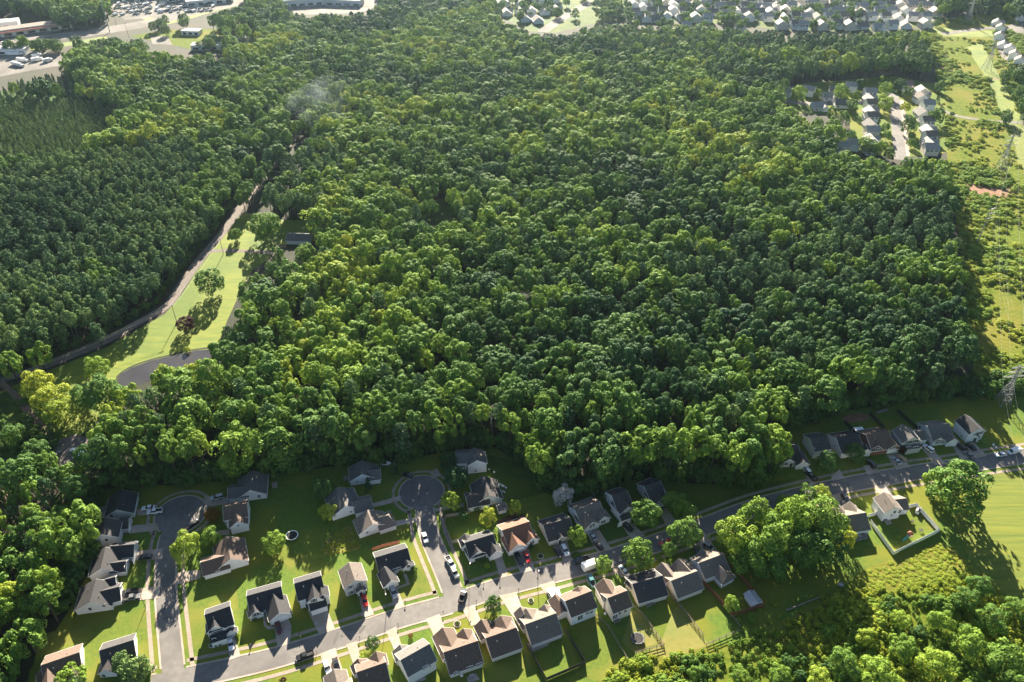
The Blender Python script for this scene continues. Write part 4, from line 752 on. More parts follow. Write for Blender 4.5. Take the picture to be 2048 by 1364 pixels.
# ------------------------------------------------------------------ far houses: a few kinds, each copied tree by tree
def far_house(label, wall, roof, L, wd, ze, zr, wing=None, group=None):
    wm, rm, fm = MB(), MB(), MB(); Z0 = Vector((0, 0, 0))
    gable(wm, rm, fm, (-L / 2, 0), (L / 2, 0), wd, ze, zr, base=Z0)
    if wing: gable(wm, rm, fm, (wing[0], -wd / 2 - wing[1]), (wing[0], 0), wing[2], min(ze, wing[3]), wing[3] + 2.0, base=Z0)
    h = thing('far_house', label, 'house', (0, 0, 0), 0, group)
    wm.build('wall', M['wall_' + wall], h); rm.build('roof', M['roof_' + roof], h); fm.build('trim', M['trim'], h)
    for x, y, s_ in ((-L * .3, -wd / 2 - .03, 0), (L * .05, wd / 2 + .03, 1), (-L * .28, wd / 2 + .03, 1), (L * .3, wd / 2 + .03, 1)):
        z = 1.5 if ze < 4 else 4.0; fr, pn, sh_ = feat_mesh('wide_window'); o = link('window', fr, h, (x, y, z), 0 if not s_ else math.pi); link('pane', pn, o)
    if wing: fr, pn, sh_ = feat_mesh('single_garage_door'); o = link('garage_door', fr, h, (wing[0], -wd / 2 - wing[1] + .3, 0)); link('panel', pn, o)
    return h
FARP = [('white', 'light', 11, 9, 2.9, 6, (3, 2.5, 5.5, 2.9)), ('white', 'taupe', 9, 8.5, 5.3, 8.2, (2, 2, 5, 3)), ('pale', 'grey', 12, 9.5, 2.9, 6.2, None), ('cream', 'light', 10, 9, 5.2, 8.2, (-2, 2.5, 5, 3)), ('white', 'light', 9.5, 8.5, 5.3, 8, None)]  # palest roofs here are coloured for sun glint, not for pale shingles
FH = {}
def place_far(px_, py_, rz, k, label, group, sc=1.0):
    p = G(px_, py_)
    if k not in FH: o = far_house(label, *FARP[k]); FH[k] = o
    else: o = copy_tree(FH[k])
    o.location = (p.x, p.y, 0); o.rotation_euler = (0, 0, rz); o['label'] = label; o['group'] = group; o.scale = (sc, sc, sc)
    return o
ORDS = ['first', 'second', 'third', 'fourth', 'fifth', 'sixth', 'seventh', 'eighth', 'ninth', 'tenth', 'eleventh', 'twelfth']
KW = ['white house with glint-pale roof', 'white two storey house with tan roof', 'pale house with grey roof', 'cream two storey house', 'plain white two storey house']
rngh = random.Random(3)
for i, (x, y) in enumerate(((1741, 305), (1740, 287), (1740, 272), (1740, 257), (1740, 243), (1739, 230), (1739, 217), (1738, 205), (1737, 194))):
    k = (2, 0, 3, 2, 1, 0, 1, 0, 4)[i]; place_far(x, y, R((4, 88, -3, 92, 180, 86, 2, 94, 176)[i]), k, f'{KW[k]}, {ORDS[i]} in the far street row nearer the estate', 'houses of the far street in the wood')
for i, (x, y) in enumerate(((1857, 307), (1856, 294), (1856, 282), (1854, 268), (1850, 252), (1842, 232), (1852, 218), (1838, 205), (1840, 192), (1810, 180))):
    k = (3, 0, 1, 0, 1, 2, 4, 1, 3, 1)[i]; place_far(x, y, R((176, 92, 3, 88, 182, 90, 0, 94, 85, 178)[i]), k, f'{KW[k]}, {ORDS[i]} in the far street row nearer the pylons', 'houses of the far street in the wood')
for i, (x, y) in enumerate(((1703, 298), (1680, 302), (1682, 213), (1636, 218), (1655, 198), (1570, 192), (1616, 190), (1545, 196), (1672, 186), (1700, 182))):
    k = (4, 3, 2, 0, 0, 4, 4, 0, 2, 4)[i]; place_far(x, y, R(rngh.uniform(-30, 30)), k, f'{KW[k]}, {ORDS[i]} along the shaded loop beside the wooded far street', 'houses of the shaded loop in the wood')
for r_, (y0, x0, x1, st) in enumerate(((57, 1560, 1870, 27), (41, 1290, 1870, 25), (30, 1270, 1880, 24), (19, 1265, 1890, 23), (9, 1262, 1850, 22), (1, 1262, 1820, 22), (-7, 1270, 1820, 22))):
    x = x0; n_ = 0
    while x < x1:
        k = rngh.randrange(5); place_far(x + rngh.uniform(-5, 5), y0 + rngh.uniform(-2, 2), R(rngh.choice((0, 0, 180, 90)) + rngh.uniform(-12, 12)), k, f'{KW[k]} in row {ORDS[r_]} of the hazy far estate'.replace(f'row {ORDS[r_]}', f'the {ORDS[r_]} row'), 'houses of the hazy far estate', 1.1); x += st * rngh.uniform(0.85, 1.25); n_ += 1
for i, (x, y) in enumerate(((1992, 50), (1998, 64), (1996, 80), (2004, 95), (2016, 106), (2025, 118), (2036, 130), (2046, 142), (2040, 40), (2060, 55))):
    k = (0, 1, 1, 0, 4, 1, 1, 0, 0, 1)[i]; place_far(x, y, R(60), k, f'{KW[k]}, {ORDS[i]} down the sunlit court by the corridor', 'houses of the sunlit court')
for i, (x, y) in enumerate(((1040, 10), (1062, 8), (1085, 6), (1108, 4), (1040, 28), (1062, 30), (1088, 28), (1112, 24), (1050, 42), (1075, 45), (1012, 30), (1005, 12))):
    k = rngh.randrange(5); place_far(x, y, R(100), k, f'{KW[k]}, {ORDS[i]} of the terrace beside the broad far street', 'houses beside the broad far street', 1.1)
for i, (x, y) in enumerate(((1276, 40), (1372, 58), (1480, 60), (488, 80), (652, 86), (575, 96))):
    k = (3, 4, 0, 0, 3, 4)[i]; place_far(x, y, R(rngh.uniform(-20, 20)), k, f'{KW[k]} standing alone among far trees, {ORDS[i]} of the lone ones', 'lone far houses')
# ------------------------------------------------------------------ vehicles
def prism(mb, prof, w0, w1, z0, z1):
    """side profile (x, z) given a width that narrows from w0 at z0 to w1 at z1"""
    wd = lambda z: w0 + (w1 - w0) * min(1, max(0, (z - z0) / (z1 - z0))); n = len(prof)
    mb.add([(x, -wd(z) / 2, z) for x, z in prof] + [(x, wd(z) / 2, z) for x, z in prof], [tuple(range(n)), tuple(range(2 * n - 1, n - 1, -1))] + [(i, n + i, n + (i + 1) % n, (i + 1) % n) for i in range(n)])
CARC = {'white': (0.7, 0.7, 0.7), 'silver': (0.36, 0.37, 0.38), 'black': (0.012, 0.012, 0.014), 'red': (0.45, 0.015, 0.012), 'maroon': (0.10, 0.01, 0.018), 'cream': (0.55, 0.5, 0.42), 'tan': (0.36, 0.3, 0.24), 'teal': (0.04, 0.16, 0.18), 'dark': (0.03, 0.032, 0.036), 'grey': (0.14, 0.145, 0.15), 'orange': (0.5, 0.08, 0.015)}
for k, c in CARC.items(): M['car_' + k] = mat('car_paint_' + k, c, rough=0.28, spec=0.6)
M['lamp_glass'] = mat('lamp_glass', (0.6, 0.6, 0.6), rough=0.15); M['tail_red'] = mat('tail_lamp_red', (0.3, 0.01, 0.01), rough=0.3)
CT = {'sedan': (4.75, 1.82, [(-2.37, .3), (-2.37, .8), (-2.25, .92), (-1.6, .95), (.95, .93), (1.95, .8), (2.37, .66), (2.37, .3)], [(-1.85, .93), (-1.2, 1.40), (.1, 1.42), (1.0, .92)], (-1.2, .1, 1.43)),
      'suv': (4.8, 1.95, [(-2.4, .35), (-2.4, 1.0), (-2.3, 1.08), (1.0, 1.06), (2.1, .98), (2.4, .8), (2.4, .35)], [(-2.32, 1.06), (-2.1, 1.70), (.25, 1.74), (1.05, 1.06)], (-2.1, .25, 1.75)),
      'pickup': (5.7, 2.0, [(-2.85, .4), (-2.85, 1.08), (-.62, 1.08), (-.6, 1.12), (1.45, 1.12), (2.6, 1.05), (2.85, .9), (2.85, .4)], [(-.7, 1.1), (-.55, 1.78), (.75, 1.8), (1.5, 1.1)], (-.55, .75, 1.81)),
      'van': (5.6, 2.05, [(-2.8, .35), (-2.8, 2.15), (1.3, 2.2), (1.45, 2.1), (2.2, 1.2), (2.75, .95), (2.8, .35)], [(1.0, 1.3), (1.05, 2.0), (1.55, 2.0), (2.24, 1.22)], None)}
CM = {}
def car_meshes(ty):
    if ty in CM: return CM[ty]
    L, wd, prof, gl, rf = CT[ty]; b, g, r_, wh, hl, tl = MB(), MB(), MB(), MB(), MB(), MB()
    prism(b, prof, wd, wd * (0.9 if ty == 'van' else 0.96), .5, prof[2][1])
    if ty == 'pickup': g2 = MB()
    prism(g, gl, wd * .93, wd * .74, gl[0][1], gl[1][1])
    if rf: r_.box(((rf[0] + rf[1]) / 2, 0, rf[2]), (rf[1] - rf[0] + .05, wd * .74, .05))
    if ty == 'pickup':                                     # rails around an open bed with a dark floor
        for sg in (-1, 1): r_.box((-1.75, sg * wd * .44, 1.2), (2.2, .12, .28))
        r_.box((-2.8, 0, 1.2), (.1, wd * .9, .28))
    if ty == 'van': r_.box((-.7, 0, 2.22), (3.6, 1.2, .05))
    wh.bar((0, -.12, 0), (0, .12, 0), .34, 12)
    hl.box((0, 0, 0), (.08, .38, .16)); tl.box((0, 0, 0), (.08, .3, .22))
    r = dict(body=b.mesh('body', M['car_white']), window=g.mesh('window', M['glass']), roof=r_.mesh('roof', M['car_white']), wheel=wh.mesh('wheel', M['rubber']), headlight=hl.mesh('headlight', M['lamp_glass']), tail_light=tl.mesh('tail_light', M['tail_red']), L=L, W=wd)
    if ty == 'pickup': fl = MB(); fl.box((-1.72, 0, 1.1), (2.1, wd * .8, .03)); r['bed'] = fl.mesh('bed_floor', M['rubber'])
    CM[ty] = r; return r
def car(ty, col, t, x0, y0, x1, y1, label, group='cars parked on drives and kerbs'):
    """rear and front of the car as seen in the photograph"""
    a, b = W(t, x0, y0, .7), W(t, x1, y1, .7); c = (a + b) / 2; d = b - a; m = car_meshes(ty)
    zb = 0.115 if group.endswith('kerbs') else 0.065
    r = thing({'suv': 'parked_suv', 'sedan': 'parked_car', 'pickup': 'pickup_truck', 'van': 'parked_van'}[ty], label, {'pickup': 'pickup', 'van': 'van'}.get(ty, 'car'), (c.x, c.y, zb), math.atan2(d.y, d.x), group)
    for k in ('body', 'roof'):
        o = link(k, m[k], r); o.material_slots[0].link = 'OBJECT'; o.material_slots[0].material = M['car_' + col]
    link('window', m['window'], r)
    if 'bed' in m: link('bed_floor', m['bed'], r)
    for sx in (-1, 1):
        for sy in (-1, 1): link('wheel', m['wheel'], r, (sx * m['L'] * .3, sy * (m['W'] / 2 - .12), .34))
    for sy in (-1, 1):
        link('headlight', m['headlight'], r, (m['L'] / 2 - .03, sy * m['W'] * .36, .72 if ty != 'pickup' else .9)); link('tail_light', m['tail_light'], r, (-m['L'] / 2 + .03, sy * m['W'] * .36, .85))
    return r
KB = 'cars parked on drives and kerbs'; ST = 'vehicles standing on the streets'
for a in (('sedan', 'white', 'T1', 1140, 505, 985, 525, 'white car nose in beside the white pickup at the turning circle'), ('pickup', 'white', 'T1', 1212, 552, 1075, 568, 'white pickup beside the white car at the turning circle'),
    ('sedan', 'black', 'T1', 1108, 1095, 948, 1115, 'black car alone on a pale side drive'), ('suv', 'silver', 'T1', 1955, 378, 1825, 402, 'silver wagon on the drive beside the long grey roofed house'),
    ('pickup', 'black', 'T2', 1240, 305, 1080, 335, 'black pickup beside the one with a white bed cover'), ('pickup', 'grey', 'T2', 1100, 398, 1270, 365, 'dark grey pickup with the white bed cover'),
    ('sedan', 'white', 'T3', 552, 1070, 568, 1215, 'white sedan on the drive of the porch house'), ('sedan', 'maroon', 'T3', 1185, 845, 1228, 995, 'maroon car in front of the taupe garage gable'),
    ('suv', 'white', 'T7', 622, 865, 668, 985, 'white suv at the lower frame edge'), ('sedan', 'black', 'T7', 752, 828, 782, 932, 'black car next to the white suv at the lower frame edge'),
    ('sedan', 'red', 'T6', 600, 890, 622, 1032, 'bright red car before the narrow grey house'), ('suv', 'silver', 'T6', 980, 790, 1032, 912, 'silver suv on the corner lot drive'),
    ('pickup', 'black', 'U2', 905, 738, 988, 885, 'long black pickup beside the red car under the brick gable'), ('sedan', 'red', 'U2', 1032, 725, 1068, 828, 'red car beside the long black pickup'),
    ('sedan', 'black', 'U2', 1440, 660, 1510, 750, 'black car beside the white roofed one on a drive'), ('suv', 'white', 'U2', 1545, 638, 1592, 735, 'white suv beside the black car on a drive'),
    ('suv', 'white', 'T8', 1772, 225, 1742, 165, 'white suv peeking past the small side wing'), ('suv', 'white', 'T8', 1850, 215, 1828, 150, 'second white suv past the small side wing, dark windows'),
    ('sedan', 'silver', 'U3', 610, 940, 540, 862, 'silver car ahead of the black one on a shaded drive'), ('sedan', 'black', 'U3', 695, 1062, 622, 985, 'black car behind the silver one on a shaded drive'),
    ('suv', 'black', 'U3', 1015, 735, 1112, 825, 'black suv before the white sided house'), ('sedan', 'white', 'U4', 1185, 125, 1100, 25, 'white car with dark windows under the big round tree'),
    ('suv', 'grey', 'U5', 1090, 185, 1195, 255, 'dark suv on the bright drive past the round trees'), ('sedan', 'dark', 'U5', 955, 230, 1000, 290, 'dark car half hidden under the street tree'),
    ('suv', 'white', 'U6', 660, 945, 600, 870, 'white suv nose in at the first house of the shaded row'), ('pickup', 'black', 'U6', 745, 1045, 655, 960, 'black pickup behind the white suv in the shaded row'),
    ('suv', 'black', 'U6', 1648, 855, 1578, 770, 'black suv beside the flecked garden tree'), ('sedan', 'silver', 'U7', 255, 860, 185, 795, 'silver sedan beside the tan covered trailer'),
    ('suv', 'white', 'U7', 712, 700, 605, 620, 'white wagon before the house with four upper windows'), ('suv', 'black', 'U7', 1140, 670, 1062, 600, 'black suv nearest the wall of the tall end house drive'),
    ('sedan', 'grey', 'U7', 1262, 785, 1150, 705, 'dark grey car behind the black suv'), ('sedan', 'black', 'U7', 1285, 670, 1195, 600, 'round black car by the tall white end house'),
    ('sedan', 'black', 'U8', 560, 395, 500, 470, 'black car behind the house with the rear deck'), ('suv', 'dark', 'U8', 560, 330, 610, 400, 'dark suv on the drive above the rear deck house'),
    ('sedan', 'black', 'T5', 1040, 418, 1145, 452, 'black car at the rim of the empty turning circle')):
    car(*a, KB)
for a in (('sedan', 'black', 'T1', 1545, 745, 1655, 672, 'black car parked on the first turning circle'), ('pickup', 'black', 'T7', 425, 730, 255, 795, 'black pickup at the kerb below the pointed roof shadow'),
    ('sedan', 'white', 'T6', 1412, 40, 1452, 160, 'white car parked on the second side street'), ('pickup', 'white', 'T6', 1748, 395, 1812, 498, 'white pickup ahead of the tan car at the corner'),
    ('suv', 'cream', 'T6', 1805, 520, 1872, 642, 'cream suv behind the white pickup at the corner'), ('pickup', 'dark', 'T6', 1925, 965, 1968, 828, 'dark pickup driving at the street junction'),
    ('pickup', 'black', 'U2', 1862, 802, 1715, 842, 'black pickup in the tree shadow on the street'), ('pickup', 'black', 'P', 1546, 1022, 1570, 1012, 'dark pickup at the kerb beside the tree clump'),
    ('sedan', 'red', 'U3', 1625, 968, 1528, 1000, 'red car half hidden by a street tree'), ('sedan', 'white', 'U7', 1715, 735, 1572, 752, 'white sedan at the kerb behind the white van'),
    ('van', 'white', 'U7', 1905, 680, 1750, 722, 'white van at the kerb by the corridor'), ('pickup', 'teal', 'U2', 1955, 1165, 1905, 1040, 'teal pickup on the drive under the street tree')):
    car(*a, ST)
def box_truck(t, x0, y0, x1, y1, label, box='white', L=7.0, group=None):
    a, b = W(t, x0, y0, 1.5), W(t, x1, y1, 1.5); c = (a + b) / 2; d = b - a; r = thing('box_truck', label, 'truck', (c.x, c.y, .07), math.atan2(d.y, d.x), group)
    m = MB(); m.box((-L * .12, 0, 1.9), (L * .74, 2.4, 2.5)); m.build('cargo_box', M['car_' + box], r); m = MB(); m.box((L * .38, 0, 1.3), (L * .2, 2.2, 1.7)); m.box((L * .45, 0, .8), (L * .1, 2.1, .7)); m.build('cab', M['car_' + box], r)
    m = MB(); m.box((L * .485, 0, 1.7), (.06, 1.9, .7)); m.build('windscreen', M['glass'], r)
    for sx in (-.35, -.2, .38):
        for sy in (-1, 1): link('wheel', car_meshes('van')['wheel'], r, (sx * L, sy * 1.05, .36)).scale = (1.2,) * 3
    return r
box_truck('U2', 1875, 905, 1975, 868, 'white box truck partly under the street tree')
for i, (x0, y0, x1, y1, L, lb) in enumerate(((16, 124, 55, 133, 16, 'long white trailer truck nearest the wood in the truck yard'), (12, 108, 50, 106, 14, 'white trailer truck standing behind in the truck yard'), (65, 112, 82, 108, 9, 'short white box truck by the yard edge'), (86, 122, 104, 118, 9, 'dusty white truck among the yard trucks'), (30, 118, 60, 121, 12, 'white trailer truck in the middle of the yard'), (64, 120, 84, 116, 10, 'second white truck in the yard middle'))):
    box_truck('P', x0, y0, x1, y1, lb, L=L, group='trucks in the far yard')
for a in (('suv', 'dark', 'P', 46, 84, 68, 81, 'dark car passing on the far highway'), ('suv', 'white', 'P', 2, 86, 14, 84, 'white car at the frame edge on the far highway')): car(*a, ST)
rngc = random.Random(9); n_ = 0
for j in range(7):                                          # vehicles standing in rows in the storage yard
    for i in range(26):
        x = 222 + i * 8 + j * 3 + rngc.uniform(-1.5, 1.5); y = 31 - j * 4.6 - i * 0.35 + rngc.uniform(-.6, .6)
        if rngc.random() < .25: continue
        p = G(x, y); ty = rngc.choice(('sedan', 'suv', 'van')); m = car_meshes(ty); r = thing('yard_vehicle', f'{["pale", "silver", "dark"][n_ % 3]} vehicle in the {ORDS[j]} row of the far storage yard', 'vehicle', (p.x, p.y, .07), R(rngc.uniform(50, 75)), f'vehicles in the {ORDS[j]} row of the far storage yard')
        o = link('body', m['body'], r); o.material_slots[0].link = 'OBJECT'; o.material_slots[0].material = M['car_' + ('white', 'silver', 'dark')[n_ % 3]]; link('window', m['window'], r); n_ += 1
# ------------------------------------------------------------------ garden and street trees
def garden(t, x, y, r, kind, tint, label, hr=2.3, name='garden_tree', cat='tree', sq=1.0, zk=1.0, grp=None):
    a, b = px(t, x, y); Rc = r / TILE[t][2] / scale_at(b)
    H = Rc * hr; zr = H * .52 * zk
    for _ in range(3): p = G(a, b, H - zr); Rc = r / TILE[t][2] * Vector((p.x, p.y, HCAM - p.z)).length / math.hypot(FOC, math.hypot(a - 1024, b - 682)); H = Rc * hr; zr = H * .52 * zk
    cr = {'b': GARD if r / TILE[t][2] > 14 else BROAD, 'r': ROUND, 'p': PINE, 'c': CONE}[kind[0]]; i = int(abs(x * 7 + y)) % len(cr)
    mt = {'a': 'autumn', 'w': 'blossom', 'u': 'purple'}.get(kind[1:])
    return tree(name, label, cat, (p.x, p.y, 0), H, Rc * 1.04, cr[i], tint, PTRUNK[0] if kind[0] in 'pc' else None, mat_=mt, zr=zr, sq=sq, group=label if grp else None)
for a in (('T1', 1515, 1010, 170, 'b', .85, 'round pale green tree at the side street bend, larger of the pair'), ('T1', 1815, 875, 115, 'b', .6, 'smaller green tree of the pair beside the white house'), ('T1', 1835, 605, 95, 'ba', .6, 'copper and orange leaved tree at the turning circle'),
    ('T4', 1500, 350, 120, 'b', .22, 'tall dark green tree on the shaded open lawn', 2.6), ('T4', 1570, 620, 95, 'b', .9, 'yellow topped tree beside the grey gable', 2.4), ('T4', 935, 985, 142, 'r', .72, 'round light green tree next to the flat trampoline', 2.0),
    ('T5', 595, 540, 62, 'c', .1, 'dark pointed conifer before the boat house', 3.4), ('T5', 1625, 760, 128, 'r', .82, 'yellow topped dense tree beside the second turning circle', 2.3), ('T5', 1590, 265, 118, 'r', .05, 'very dark tree hiding the two storey house', 2.3), ('T5', 1690, 470, 160, 'r', .05, 'broad very dark tree between the turning circle and the low house', 2.1), ('T5', 930, 340, 70, 'c', .1, 'dark conifer behind the empty turning circle', 3.2),
    ('U1', 600, 965, 105, 'b', .95, 'bright topped tree in the fenced side garden', 2.4), ('U1', 945, 845, 88, 'b', .85, 'light green tree standing in the mulched garden', 2.3), ('U1', 1525, 700, 125, 'bw', .5, 'white flowering tree behind the flecked roof', 2.2), ('U1', 1435, 585, 65, 'b', .3, 'small green tree beside the white flowering one', 2.8),
    ('U2', 1735, 490, 138, 'r', .68, 'upright light green street tree over the black pickup', 2.6), ('T7', 1265, 595, 104, 'r', .12, 'dark dense round tree on the front lawn of the brown house', 2.1), ('T8', 980, 335, 128, 'r', .2, 'dense dark green street tree before the brown roof', 2.3),
    ('U3', 1300, 620, 212, 'r', .42, 'large round green tree before the white sided house', 2.0), ('U3', 1690, 440, 140, 'b', .62, 'loose olive tree beside the flecked roof house', 2.3), ('U3', 1830, 560, 150, 'b', .66, 'olive tree over the drive by the bend, wider of the two', 2.1), ('U3', 1840, 860, 200, 'b', .5, 'large street tree shading the red car', 2.2), ('U3', 1205, 1140, 225, 'r', .55, 'largest round tree on the street verge', 2.0), ('U3', 720, 1300, 122, 'r', .62, 'light green tree beside the white box truck', 2.5), ('U3', 1620, 1090, 108, 'b', .5, 'small tree below the red car', 2.2), ('U5', 1440, 950, 100, 'b', .75, 'yellow green tree inside the brown board fence', 2.1),
    ('P', 1470, 1072, 40, 'b', .8, 'yellow green tree at the near end of the roadside clump', 2.2), ('P', 1510, 1034, 32, 'b', .7, 'tree rising at the street side of the roadside clump', 2.8), ('P', 1548, 1085, 44, 'b', .62, 'middle tree of the roadside clump', 2.2), ('P', 1500, 1112, 38, 'b', .5, 'low tree at the garden side of the roadside clump', 2.0), ('P', 1592, 1040, 42, 'b', .72, 'broad bright tree topping the roadside clump', 2.7), ('P', 1636, 1046, 46, 'b', .6, 'tall grey green oak of the roadside clump', 2.6), ('P', 1612, 1098, 44, 'b', .35, 'dark tree in the lee of the tall oak', 2.1), ('P', 1656, 1090, 36, 'b', .2, 'dark tree beside the bright yellow bush', 2.2), ('P', 1690, 1078, 20, 'b', 1.0, 'bright yellow bush tree by the rear deck house', 2.3), ('P', 1642, 990, 18, 'b', .9, 'yellow sapling above the roadside clump', 2.6), ('P', 1615, 996, 20, 'b', .45, 'grey green sapling beside the yellow one', 2.6), ('P', 1548, 1130, 32, 'b', .4, 'dark low tree under the roadside clump', 1.9), ('P', 1575, 1010, 20, 'b', .6, 'small tree leaning over the kerb', 2.2),
    ('P', 1918, 975, 63, 'r', .45, 'big lone round oak on the mown field edge', 1.75), ('P', 1876, 965, 24, 'b', .75, 'light shrubby tree at the foot of the big oak', 2.0), ('U6', 920, 775, 165, 'r', .2, 'dark garden tree with flecked crown before the second house of the row', 2.2), ('U6', 1370, 660, 140, 'r', .25, 'dark garden tree with yellow sprig top before the third house', 2.4), ('U7', 300, 680, 62, 'ru', .5, 'dark purple tree beside the white garage door', 2.2),
    ('T2', 500, 1330, 175, 'r', .7, 'round green tree over the corner house roof', 2.0), ('T2', 1080, 1140, 130, 'p', .9, 'olive pine beside the dark roofed corner house', 2.4), ('T2', 1180, 1250, 170, 'p', .95, 'wider olive pine spreading over the street corner', 2.1), ('T2', 1310, 1180, 130, 'p', 1.0, 'loose olive pine nearest the side street', 2.2),
    ('P', 78, 772, 30, 'b', 1.0, 'bright yellow tree at the lane end, first of three', 2.0), ('P', 103, 800, 31, 'b', .97, 'bright yellow tree between its two neighbours', 2.1), ('P', 122, 826, 28, 'b', .88, 'yellow green tree above the dirt drive', 2.2), ('P', 196, 738, 24, 'b', .75, 'pale round tree on the meadow near the pond', 2.0), ('P', 206, 790, 36, 'b', .35, 'dark green tree beside the pond end', 2.4), ('P', 25, 870, 22, 'b', .35, 'dark tree in the shaded lawn below the lane', 2.2), ('P', 70, 905, 24, 'b', .3, 'dark tree beside the dirt drive bend', 2.2), ('P', 218, 885, 34, 'b', .7, 'bright tree hanging over the caravan', 2.3), ('P', 165, 800, 26, 'b', .4, 'dark tree next to the bright yellow trio', 2.2), ('P', 236, 796, 22, 'b', .55, 'green tree at the pond corner', 2.2),
    ('P', 420, 566, 29, 'r', .36, 'tall dark tree standing alone in the meadow', 2.0), ('P', 527, 455, 31, 'b', .45, 'round tree standing beside the gravel track', 2.0), ('P', 370, 648, 18, 'ru', .7, 'reddish dark small tree in the meadow', 1.9), ('P', 374, 699, 7, 'r', .95, 'small yellow bush on the pond bank', 1.6), ('P', 470, 470, 12, 'b', .5, 'small tree by the lane at the meadow tip', 2.2), ('P', 455, 690, 20, 'b', .3, 'dark tree leaning over the far pond end', 2.0)): garden(*a)
for a in (('T6', 1095, 572, 36, 'r', .8, 'round yellow green shrub at the corner house door', 1.6), ('T6', 1165, 572, 26, 'r', .5, 'smaller shrub beside the yellow green one', 1.6), ('T6', 1285, 537, 48, 'r', .3, 'large dark shrub at the corner house end', 1.7), ('T6', 885, 797, 42, 'r', .5, 'round shrub beside the corner lot garage', 1.6), ('T8', 925, 570, 55, 'b', .3, 'dark leafy shrub between two front gables', 1.8), ('T7', 1145, 775, 62, 'b', .9, 'yellow flowering bush before the brown house', 1.4), ('T7', 1785, 485, 36, 'ra', .4, 'small red bush on a front lawn', 1.6), ('T7', 40, 1095, 52, 'ru', .8, 'dark red bush at the lower frame edge', 1.5),
    ('U2', 505, 900, 40, 'b', .8, 'yellow green bush on the shaded corner lawn', 1.8), ('U1', 290, 940, 66, 'b', .25, 'dark bush against the side fence', 1.6), ('U1', 460, 855, 46, 'b', .25, 'dark bush beneath the low wing', 1.6), ('U7', 940, 572, 42, 'r', .85, 'bright bush before the pale grey roof', 1.7), ('T8', 1690, 300, 30, 'c', .05, 'dark clipped conifer by the small front gable', 2.8), ('U8', 1265, 860, 32, 'b', .6, 'green bush beside the playset', 1.6), ('U3', 350, 1165, 60, 'r', .3, 'grey green shrub at the foot of the street tree', 1.3), ('T2', 1660, 745, 1, 'r', .3, 'tiny kerb shrub beside the side street', 2), ('T3', 350, 1155, 40, 'r', .12, 'dark bedding shrub before the porch', 1.4), ('T3', 410, 1140, 36, 'r', .15, 'second dark bedding shrub before the porch', 1.4), ('T3', 650, 1030, 30, 'b', .9, 'yellow sapling at the porch house corner', 2.0), ('T3', 880, 800, 40, 'r', .12, 'dark shrub under the twin window', 1.4), ('U2', 380, 800, 48, 'r', .12, 'dark clipped shrub below the front gable', 1.4), ('U2', 450, 780, 48, 'r', .14, 'second dark clipped shrub by the entrance', 1.4), ('U2', 1110, 640, 42, 'r', .12, 'dark shrub under the brick gable', 1.4), ('U1', 1290, 230, 75, 'b', .35, 'lone shaded tree at the lawn edge', 2.2), ('P', 650, 885, 14, 'b', .4, 'small tree at the wood edge behind the boat house', 2.4), ('U5', 870, 800, 30, 'b', .3, 'leafy shrub behind the rail fence house', 1.6), ('U5', 500, 350, 40, 'b', .5, 'shrub between two front gables', 1.7), ('P', 1505, 1235, 10, 'r', .6, 'small bush by the fence corner', 1.6)): garden(*a, name='garden_shrub', cat='shrub')
STN = {}
for i, (x, y, r, k, tn) in enumerate(((335, 435, 48, 'b', .75), (465, 432, 30, 'b', .7), (512, 455, 20, 'b', .5), (625, 430, 52, 'b', .75), (725, 440, 26, 'b', .5), (905, 342, 30, 'b', .55), (925, 405, 48, 'r', .7), (925, 510, 48, 'b', .8), (905, 468, 34, 'b', .8), (1075, 422, 35, 'b', .4), (1300, 388, 36, 'b', .4), (1280, 470, 22, 'c', .2), (1060, 530, 34, 'b', 1.0), (1085, 650, 58, 'r', .3), (1275, 590, 56, 'r', .35), (925, 665, 30, 'b', .5), (930, 720, 32, 'b', .5), (800, 785, 52, 'b', .6), (882, 815, 48, 'b', .65), (950, 845, 40, 'b', .35), (610, 752, 22, 'b', .6), (690, 712, 30, 'b', .4), (1098, 772, 30, 'b', .5), (700, 520, 42, 'b', .4), (640, 610, 48, 'b', .4), (560, 565, 44, 'b', .45), (1105, 725, 28, 'b', .45), (1020, 372, 40, 'r', .15), (750, 380, 38, 'b', .15), (1830, 310, 40, 'b', .25), (1850, 270, 34, 'b', .2), (1780, 275, 26, 'b', .3), (1860, 420, 40, 'b', .35), (1865, 490, 40, 'b', .35), (1380, 575, 16, 'b', .2))):
    w_ = ('by the shaded loop' if x < 600 else 'behind the estate side row' if x < 740 else 'between row and far street' if x < 960 else 'on the sunny far street verge' if x < 1150 else 'near the pylon side row')
    garden('Z7', x, y, r, k, tn, f'{"light green" if tn > .65 else "mid green" if tn > .35 else "dark green"} {"large" if r > 45 else "small" if r < 31 else "middling"} tree {ORDS[(STN.__setitem__(w_, STN.get(w_, -1) + 1) or STN[w_]) % 12]} of those {w_}', 2.2, 'street_tree')
rngt = random.Random(21)
for i in range(230):                                        # trees between the hazy houses
    z = rngt.random(); x = rngt.uniform(1200, 1890) if z < .65 else rngt.uniform(985, 1260); y = rngt.uniform(-8, 58 if x > 1260 else 40)
    if 1085 < x < 1215 and abs(y - (64 - (x - 1085) * .62)) < 9: continue
    garden('P', x, y - 6, rngt.uniform(5, 10), 'b', rngt.uniform(.2, .7), f'{rngt.choice(["dark", "mid green", "pale"])} {rngt.choice(["round", "small", "tall"])} tree in the hazy far estate, {"beside the broad street" if x < 1200 else "first third" if x < 1430 else "middle" if x < 1660 else "corridor end"}, {"front" if y > 40 else "second" if y > 24 else "third" if y > 8 else "last"} rows', 2.1, 'estate_tree', grp=1)
